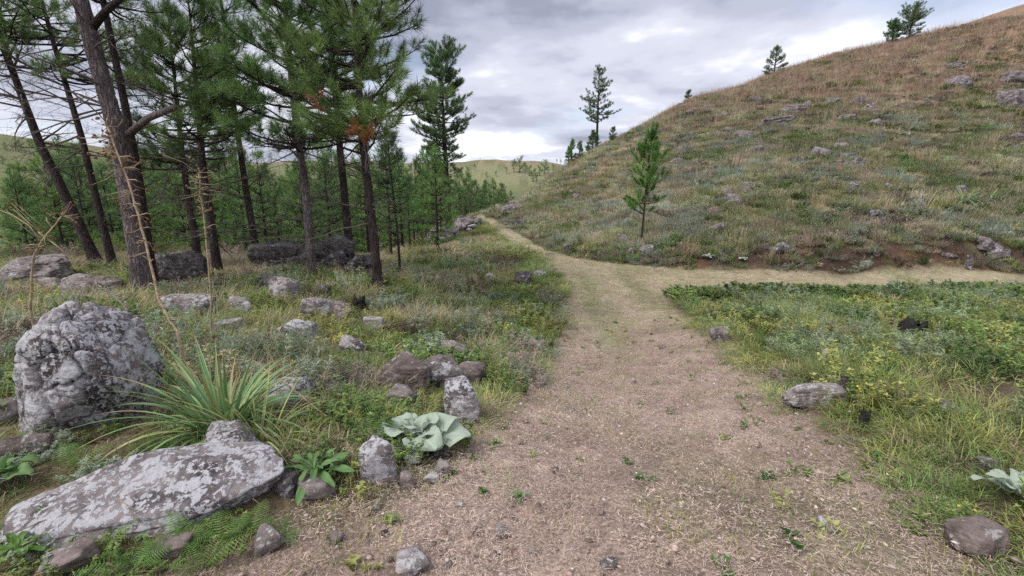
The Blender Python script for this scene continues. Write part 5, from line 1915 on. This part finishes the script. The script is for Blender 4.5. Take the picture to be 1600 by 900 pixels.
RINGS = ((0.9, 3.2, 0.15, 1.0), (3.2, 5.5, 0.18, 1.15), (5.5, 10, 0.26, 1.5), (10, 18, 0.36, 2.0), (18, 34, 0.46, 1.0), (34, 75, 0.66, 1.3))


def layer(r0, r1, t0, t1, rg, rings=RINGS, dens=1.0, jit=0.5):
    """jittered grid points in a sector, coarser further away; returns positions and a spread factor"""
    P, W = [], []
    for a, b, sp, w in rings:
        a, b = max(a, r0), min(b, r1)
        if a >= b:
            continue
        sp = sp / math.sqrt(dens)
        g = np.arange(-b - 1, b + 1, sp)
        X, Y = np.meshgrid(g, g[g > -1.5])
        q = np.c_[X.ravel(), Y.ravel()] + (rg.random((X.size, 2)) - 0.5) * sp * 2 * jit
        r = np.hypot(q[:, 0], q[:, 1])
        t = np.degrees(np.arctan2(q[:, 0], q[:, 1]))
        m = (r >= a) & (r < b) & (t > t0) & (t < t1)
        P.append(q[m]); W.append(np.full(m.sum(), w))
    return np.vstack(P), np.concatenate(W)


def pick(rg, n, cols, w=None, jitter=0.15):
    cols = np.array(cols)
    k = rg.choice(len(cols), n, p=None if w is None else np.array(w) / np.sum(w))
    return cols[k] * (1 + rg.normal(0, jitter, (n, 1)))


GREEN, YGREEN, DGREEN = (0.225, 0.31, 0.095), (0.37, 0.38, 0.13), (0.14, 0.215, 0.075)
STRAW, TAN, RUST = (0.58, 0.50, 0.335), (0.49, 0.41, 0.265), (0.44, 0.31, 0.235)
GREYG, MAUVE, BROWN = (0.33, 0.39, 0.29), (0.34, 0.275, 0.24), (0.20, 0.14, 0.105)


def build_cover():
    rg = np.random.default_rng(2024)
    TH0, TH1 = -66, 62
    # ---- left side
    xy, wd = layer(1.2, 44, TH0, 14, rg, dens=1.5)
    sd, hd = trail_sd(xy), hill_d(xy)
    m = (sd > 0.02) & (hd < 0) & (rg.random(len(xy)) < sstep(-0.1, 0.35, sd + 0.25 * fbm(xy * 1.7, 2, 71)) + 0.15) & free_of_rocks(xy, 0.92)
    xy, sd, wd = xy[m], sd[m], wd[m]
    n = len(xy)
    Y = xy[:, 1]
    verge = 1 - sstep(0.6, 2.4, sd)
    wood = sstep(8, 12, Y) * sstep(3.0, 6.0, -xy[:, 0])
    g = fbm(xy * 0.55, 3, 72)
    g2 = fbm(xy * 1.3, 3, 73)
    u = rg.random(n)
    kind = np.full(n, 'grass', dtype='U8')
    kind[(g < 0.0) & (u < 0.55)] = 'dry'
    kind[(verge > 0.4) & (u < 0.35)] = 'lush'
    kind[(g2 > 0.22) & (u > 0.35) & (u < 0.75)] = 'leafy'
    kind[(g2 < -0.25) & (u > 0.3) & (u < 0.62)] = 'feather'
    kind[(u > 0.965) & (Y > 3.2)] = 'yellow'
    kind[(wood > 0.5) & (u < 0.75)] = 'dry'
    kind[(Y > 16) & (kind != 'leafy')] = 'far'
    tint = np.zeros((n, 3))
    a = pick(rg, n, [GREEN, YGREEN, DGREEN, TAN], [4, 3, 2, 1.4])
    b = pick(rg, n, [STRAW, TAN, YGREEN, GREYG], [3, 3, 2.5, 1.5])
    mixw = np.clip(0.55 + 1.1 * g + 0.5 * verge - 0.45 * wood - 0.1 * sstep(4, 9, Y), 0, 1)
    tint = np.where((rg.random(n) < mixw)[:, None], a, b)
    wd_ = (wood > 0.4) & (rg.random(n) < 0.6)
    tint[wd_] = pick(rg, wd_.sum(), [TAN, MAUVE, (0.34, 0.28, 0.20), GREYG], [3, 2, 3, 1])
    lf = kind == 'leafy'
    tint[lf] = pick(rg, lf.sum(), [GREEN, DGREEN, YGREEN, GREYG], [3, 3, 1, 1])
    ft = kind == 'feather'
    tint[ft] = pick(rg, ft.sum(), [GREYG, MAUVE, GREEN, BROWN], [4, 1.5, 1, 1])
    size = (0.75 + 0.5 * rg.random(n)) * (0.72 + 0.28 * sstep(0.0, 0.9, sd)) * (1 + 0.25 * verge * sstep(3.5, 5, Y)) * (0.62 + 0.25 * sstep(2.2, 4.0, Y))
    size *= np.where(wood > 0.5, 0.8, 1.0)
    size *= 1 - 0.35 * sstep(0.2, 0.6, fbm(xy * 0.9, 2, 74))
    size *= low_before_rocks(xy)
    keep = rg.random(n) < (1 - 0.45 * wood)
    for kname, nm, lab in (('grass', 'grass', 'mixed green and tan grass on the left of the trail'), ('lush', 'lush_grass', 'lush green grass along the left trail edge'), ('dry', 'dry_grass', 'dry straw-coloured grass below the pines'),
                           ('leafy', 'leafy_weeds', 'low leafy weeds left of the trail'), ('feather', 'feathery_weeds', 'grey feathery weeds left of the trail'), ('yellow', 'flowering_weeds', 'yellow-flowered weeds left of the trail'), ('far', 'slope_grass', 'grass on the slope behind the pines')):
        k = (kind == kname) & keep
        scatter(nm, lab, kname, xy[k], tint[k], size[k], rg, wide=wd[k] if kname in ('grass', 'lush', 'dry', 'far') else np.minimum(wd[k], 1.35))
    # ---- right verge
    xy, wd = layer(1.4, 24, 10, 68, rg, dens=1.5)
    sd, hd = trail_sd(xy), hill_d(xy)
    m = (sd > 0.0) & (hd < 0) & (xy[:, 1] < 14) & (rg.random(len(xy)) < sstep(-0.1, 0.3, sd + 0.2 * fbm(xy * 1.7, 2, 75)) + 0.1) & free_of_rocks(xy, 0.92)
    xy, sd, wd = xy[m], sd[m], wd[m]
    n = len(xy)
    Y = xy[:, 1]
    bare = sstep(0.02, 0.28, fbm(xy * np.array([0.8, 1.5]) + 3.7, 3, 76)) * (1 - 0.6 * sstep(5.5, 8.5, Y)) * sstep(0.7, 1.3, sd)
    thin = sstep(11.6, 12.6, Y) * 0.5
    keep = (rg.random(n) > 0.92 * bare) & (rg.random(n) > thin) & (rg.random(n) < 0.85 + 0.5 * fbm(xy * 1.1, 3, 92))
    u = rg.random(n)
    g, g2 = fbm(xy * 0.6, 3, 77), fbm(xy * 0.8 + 9, 3, 78)
    kind = np.full(n, 'grass', dtype='U8')
    back = sstep(9.5, 11.2, Y + 0.8 * g)
    kind[(u < 0.5) & (g > -0.1)] = 'leafy'
    kind[(u > 0.45) & (u < 0.85) & (g2 > -0.02) & (xy[:, 0] > 3.2)] = 'feather'
    kind[(u > 0.92) & (g2 < 0.1)] = 'yellow'
    kind[(sd < 0.5) & (u < 0.65)] = 'lush'
    kind[(back > 0.5) & (u < 0.42)] = 'shrub'
    tint = pick(rg, n, [GREEN, YGREEN, DGREEN, TAN], [4, 4, 1.5, 0.8])
    for kn, cols, w in (('leafy', [GREEN, YGREEN, DGREEN], [3, 3, 2]), ('feather', [(0.30, 0.38, 0.21), (0.34, 0.39, 0.25), GREEN], [4, 3, 1]), ('shrub', [DGREEN, GREEN, (0.11, 0.18, 0.065), (0.28, 0.35, 0.23)], [4, 3, 2, 2]), ('yellow', [YGREEN, GREEN], [3, 1]), ('lush', [GREEN, YGREEN], [4, 1.5])):
        k = kind == kn
        tint[k] = pick(rg, k.sum(), cols, w)
    size = (0.75 + 0.5 * rg.random(n)) * (0.6 + 0.4 * sstep(0.05, 0.8, sd)) * (0.62 + 0.16 * sstep(2.2, 4.0, Y)) * (1 - 0.1 * back) * (1 + 0.35 * fbm(xy * 1.3, 2, 91) * back)
    size *= np.where(Y > 11.7, 0.6, 1.0) * low_before_rocks(xy)
    for kname, nm, lab in (('grass', 'grass', 'green grass in the weedy triangle right of the trail'), ('lush', 'lush_grass', 'lush grass along the right trail edge'), ('leafy', 'leafy_weeds', 'leafy weeds right of the trail'),
                           ('feather', 'feathery_weeds', 'grey-green feathery weeds right of the trail'), ('yellow', 'flowering_weeds', 'yellow-flowered weeds right of the trail'), ('shrub', 'low_scrub', 'dark green scrub along the near edge of the side road')):
        k = (kind == kname) & keep
        scatter(nm, lab, kname, xy[k], tint[k], size[k], rg, wide=wd[k] if kname in ('grass', 'lush', 'dry', 'far') else np.minimum(wd[k], 1.35))
    # ---- right hill
    xy, wd = layer(14, 75, -6, 66, rg, rings=((14, 22, 0.34, 0.8), (22, 36, 0.44, 1.0), (36, 75, 0.62, 1.3)), dens=1.35)
    hd = hill_d(xy)
    m = (hd > 0.12) & (trail_sd(xy) > 0.1) & free_of_rocks(xy, 0.8)
    xy, hd, wd = xy[m], hd[m], wd[m]
    n = len(xy)
    bank = (1 - sstep(0.9, 1.5, hd + 0.4 * fbm(xy * 1.1, 2, 79))) * sstep(5.5, 8, xy[:, 0])
    keep = rg.random(n) > 0.62 * bank
    z = zgrid(xy)
    upper = sstep(4.5, 11.5, z + 3.0 * fbm(xy * 0.11, 3, 80) + np.where(xy[:, 0] < 8, 3.0, 0.0))
    g = fbm(xy * 0.30, 3, 81)
    g2 = fbm(xy * 0.62 + 5, 3, 82)
    u = rg.random(n)
    kind = np.full(n, 'far', dtype='U8')
    kind[(u < 0.42 * upper + 0.04)] = 'stalk'
    kind[(u > 0.68) & (g2 > 0.02)] = 'shrub'
    kind[(u > 0.45) & (u < 0.6) & (g2 < -0.1)] = 'leafy'
    low = pick(rg, n, [YGREEN, GREEN, (0.48, 0.46, 0.26), TAN, GREYG, MAUVE], [3.5, 1.5, 3.5, 3, 1.8, 1.2])
    coh = np.clip(((fbm(xy * 0.42, 3, 95) + 0.5) * 6), 0, 5).astype(int)
    cl = np.array([GREEN, YGREEN, (0.44, 0.44, 0.22), (0.30, 0.33, 0.15), TAN, GREYG])[coh] * (1 + rg.normal(0, 0.12, (n, 1)))
    low = np.where((rg.random(n) < 0.55)[:, None], cl, low)
    high = pick(rg, n, [TAN, RUST, (0.36, 0.335, 0.175), MAUVE, STRAW, YGREEN], [3.2, 3, 2.5, 2.5, 2, 0.9])
    tint = np.where((rg.random(n) < upper)[:, None], high, low)
    tint = (0.74 * tint + 0.26 * tint.mean(1, keepdims=True)) * (1.06 + 0.25 * g)[:, None]
    k = kind == 'shrub'
    pc = np.where((g > 0.12)[:, None], np.array(MAUVE), np.where((g < -0.15)[:, None], np.array((0.20, 0.29, 0.10)), np.array(GREYG)))
    tint[k] = pc[k] * (1 + rg.normal(0, 0.15, (k.sum(), 1)))
    k = kind == 'stalk'
    tint[k] = pick(rg, k.sum(), [RUST, (0.46, 0.32, 0.24), TAN, (0.36, 0.22, 0.16)], [3, 2, 2, 1])
    size = (0.7 + 0.6 * rg.random(n)) * np.where(kind == 'leafy', 1.5, 1.0) * np.where(kind == 'shrub', 0.85, 1.0)
    size *= 0.55 + 0.45 * sstep(0.2, 1.5, hd)
    for kname, nm, lab in (('far', 'hill_grass', 'olive and tan grass covering the right hillside'), ('stalk', 'red_grass', 'tall rust-red grass stalks on the upper right hillside'), ('shrub', 'low_scrub', 'grey and green low scrub on the right hillside'), ('leafy', 'leafy_weeds', 'small leafy weeds on the right hillside')):
        k = (kind == kname) & keep
        scatter(nm, lab, kname, xy[k], tint[k], size[k], rg, wide=wd[k] if kname in ('grass', 'lush', 'dry', 'far') else np.minimum(wd[k], 1.35))
    bx, bw = layer(14, 40, -2, 66, rg, rings=((14, 40, 0.28, 0.8),))
    bh = hill_d(bx)
    k = (bh > 0.08) & (bh < 1.5) & (rg.random(len(bx)) < 0.85 - 0.2 * sstep(9, 14, bx[:, 0])) & (bx[:, 0] > 1.5)
    bx = bx[k]
    bx = bx[free_of_rocks(bx)]
    scatter('bank_plants', 'ragged dark plants clinging to the cut bank', rg.choice(['leafy', 'feather', 'dry', 'grass'], len(bx), p=[0.35, 0.3, 0.2, 0.15]), bx, pick(rg, len(bx), [MAUVE, BROWN, DGREEN, GREEN, GREYG, TAN], [2, 2, 2, 2, 1.5, 1.5]), 0.5 + 0.6 * rg.random(len(bx)), rg, 0.3)
    k = (bank > 0.3)
    scatter('bank_litter', 'brown roots and twigs on the cut bank', 'twig', xy[k], pick(rg, k.sum(), [BROWN, (0.28, 0.22, 0.19), (0.07, 0.05, 0.04)], [3, 2, 2]), 0.7 + 0.8 * rg.random(k.sum()), rg, 0.6)
    # ---- brown undergrowth in the hollow under the pines
    xy, wd = layer(16, 40, -60, -4, rg, rings=((16, 22, 0.7, 1.4), (22, 40, 1.1, 2.4)))
    m = (trail_sd(xy) > 3.0) & (rg.random(len(xy)) < sstep(-0.25, 0.2, fbm(xy * 0.3, 3, 90)))
    xy, wd = xy[m], wd[m]
    scatter('undergrowth', 'brown and grey undergrowth in the hollow behind the pines', np.where(rg.random(len(xy)) < 0.6, 'feather', 'leafy'), xy, pick(rg, len(xy), [MAUVE, (0.30, 0.24, 0.19), (0.30, 0.28, 0.19), GREEN], [2, 1.5, 2, 4]), 1.2 + 1.2 * rg.random(len(xy)), rg, wide=wd * 0.7)
    # ---- trail surface
    xy, _ = layer(0.6, 18, -60, 66, rg, rings=((0.6, 8, 0.22, 1), (8, 18, 0.45, 1)))
    sd = trail_sd(xy)
    m = sd < 0.25
    xy, sd = xy[m], sd[m]
    n = len(xy)
    near = xy[:, 1] < 9
    tint = pick(rg, n, [(0.54, 0.43, 0.365), (0.48, 0.37, 0.31), (0.37, 0.275, 0.23), (0.22, 0.155, 0.13)], [3, 4, 3, 1.6])
    tint[~near] = pick(rg, (~near).sum(), [STRAW, TAN, (0.40, 0.36, 0.19)], [3, 2, 2])
    scatter('straw_litter', 'raked straw and bark litter on the trail', 'straw', xy, tint, 0.8 + 0.7 * rg.random(n), rg, 0.04, lay=False)
    k = rg.random(n) < 0.7
    scatter('trail_crumbs', 'soil crumbs and small chips on the trail', 'crumb', xy[k], pick(rg, k.sum(), [(0.40, 0.31, 0.26), (0.27, 0.20, 0.165), (0.48, 0.41, 0.37)], [3, 2, 1.2]), 0.7 + 0.8 * rg.random(k.sum()), rg, 0.05)
    xy, wd = layer(0.8, 34, -50, 66, rg, rings=((0.8, 6, 0.20, 1), (6, 16, 0.26, 1.25), (16, 34, 0.4, 1.8)))
    sd = trail_sd(xy)
    p = sstep(-0.05, 0.5, fbm(xy * np.array([1.3, 0.5]), 3, 38)) * 0.55 + 0.5 * sstep(-0.55, -0.05, sd) + 0.6 * sstep(6.5, 12, xy[:, 1]) + 0.03 + 0.9 * np.exp(-(strip_d(xy) / 0.3) ** 2)
    m = (sd < 0.15) & (rg.random(len(xy)) < p + 0.16)
    xy, wd = xy[m], wd[m]
    n = len(xy)
    fz = sstep(6, 12, xy[:, 1])
    t1 = pick(rg, n, [GREEN, YGREEN, (0.20, 0.22, 0.10)], [2, 3, 2])
    t2 = pick(rg, n, [STRAW, (0.42, 0.39, 0.20), YGREEN, (0.24, 0.31, 0.13)], [2, 3, 3, 2.0])
    scatter('short_grass', 'thin short grass growing in the trail', 'turf', xy, np.where((rg.random(n) < fz)[:, None], t2, t1), 0.7 + 0.7 * rg.random(n), rg, wide=wd)
    xy, _ = layer(1.0, 10, -45, 55, rg, rings=((1.0, 10, 0.24, 1),))
    sd = trail_sd(xy)
    m = (sd < 0.2) & (rg.random(len(xy)) < 0.12 + 0.5 * sstep(-0.8, 0.1, sd))
    xy = xy[m]
    scatter('trail_weeds', 'tiny green weeds dotted over the trail', 'herb', xy, pick(rg, len(xy), [GREEN, (0.12, 0.24, 0.07), YGREEN], [3, 2, 1]), 0.7 + 0.9 * rg.random(len(xy)), rg)
    # litter under the plants near the camera
    xy, _ = layer(1.0, 14, TH0, 66, rg, rings=((1.0, 6, 0.3, 1), (6, 14, 0.45, 1)))
    sd, hd = trail_sd(xy), hill_d(xy)
    m = (sd > 0.1) & (hd < 0) & free_of_rocks(xy, 0.9)
    xy = xy[m]
    scatter('plant_litter', 'dead stems and brown litter between the plants', np.where(rg.random(len(xy)) < 0.5, 'twig', 'straw'), xy, pick(rg, len(xy), [BROWN, (0.34, 0.27, 0.20), (0.15, 0.11, 0.09)], [3, 3, 1.5]), 0.6 + 0.6 * rg.random(len(xy)), rg, 0.2)


build_cover()
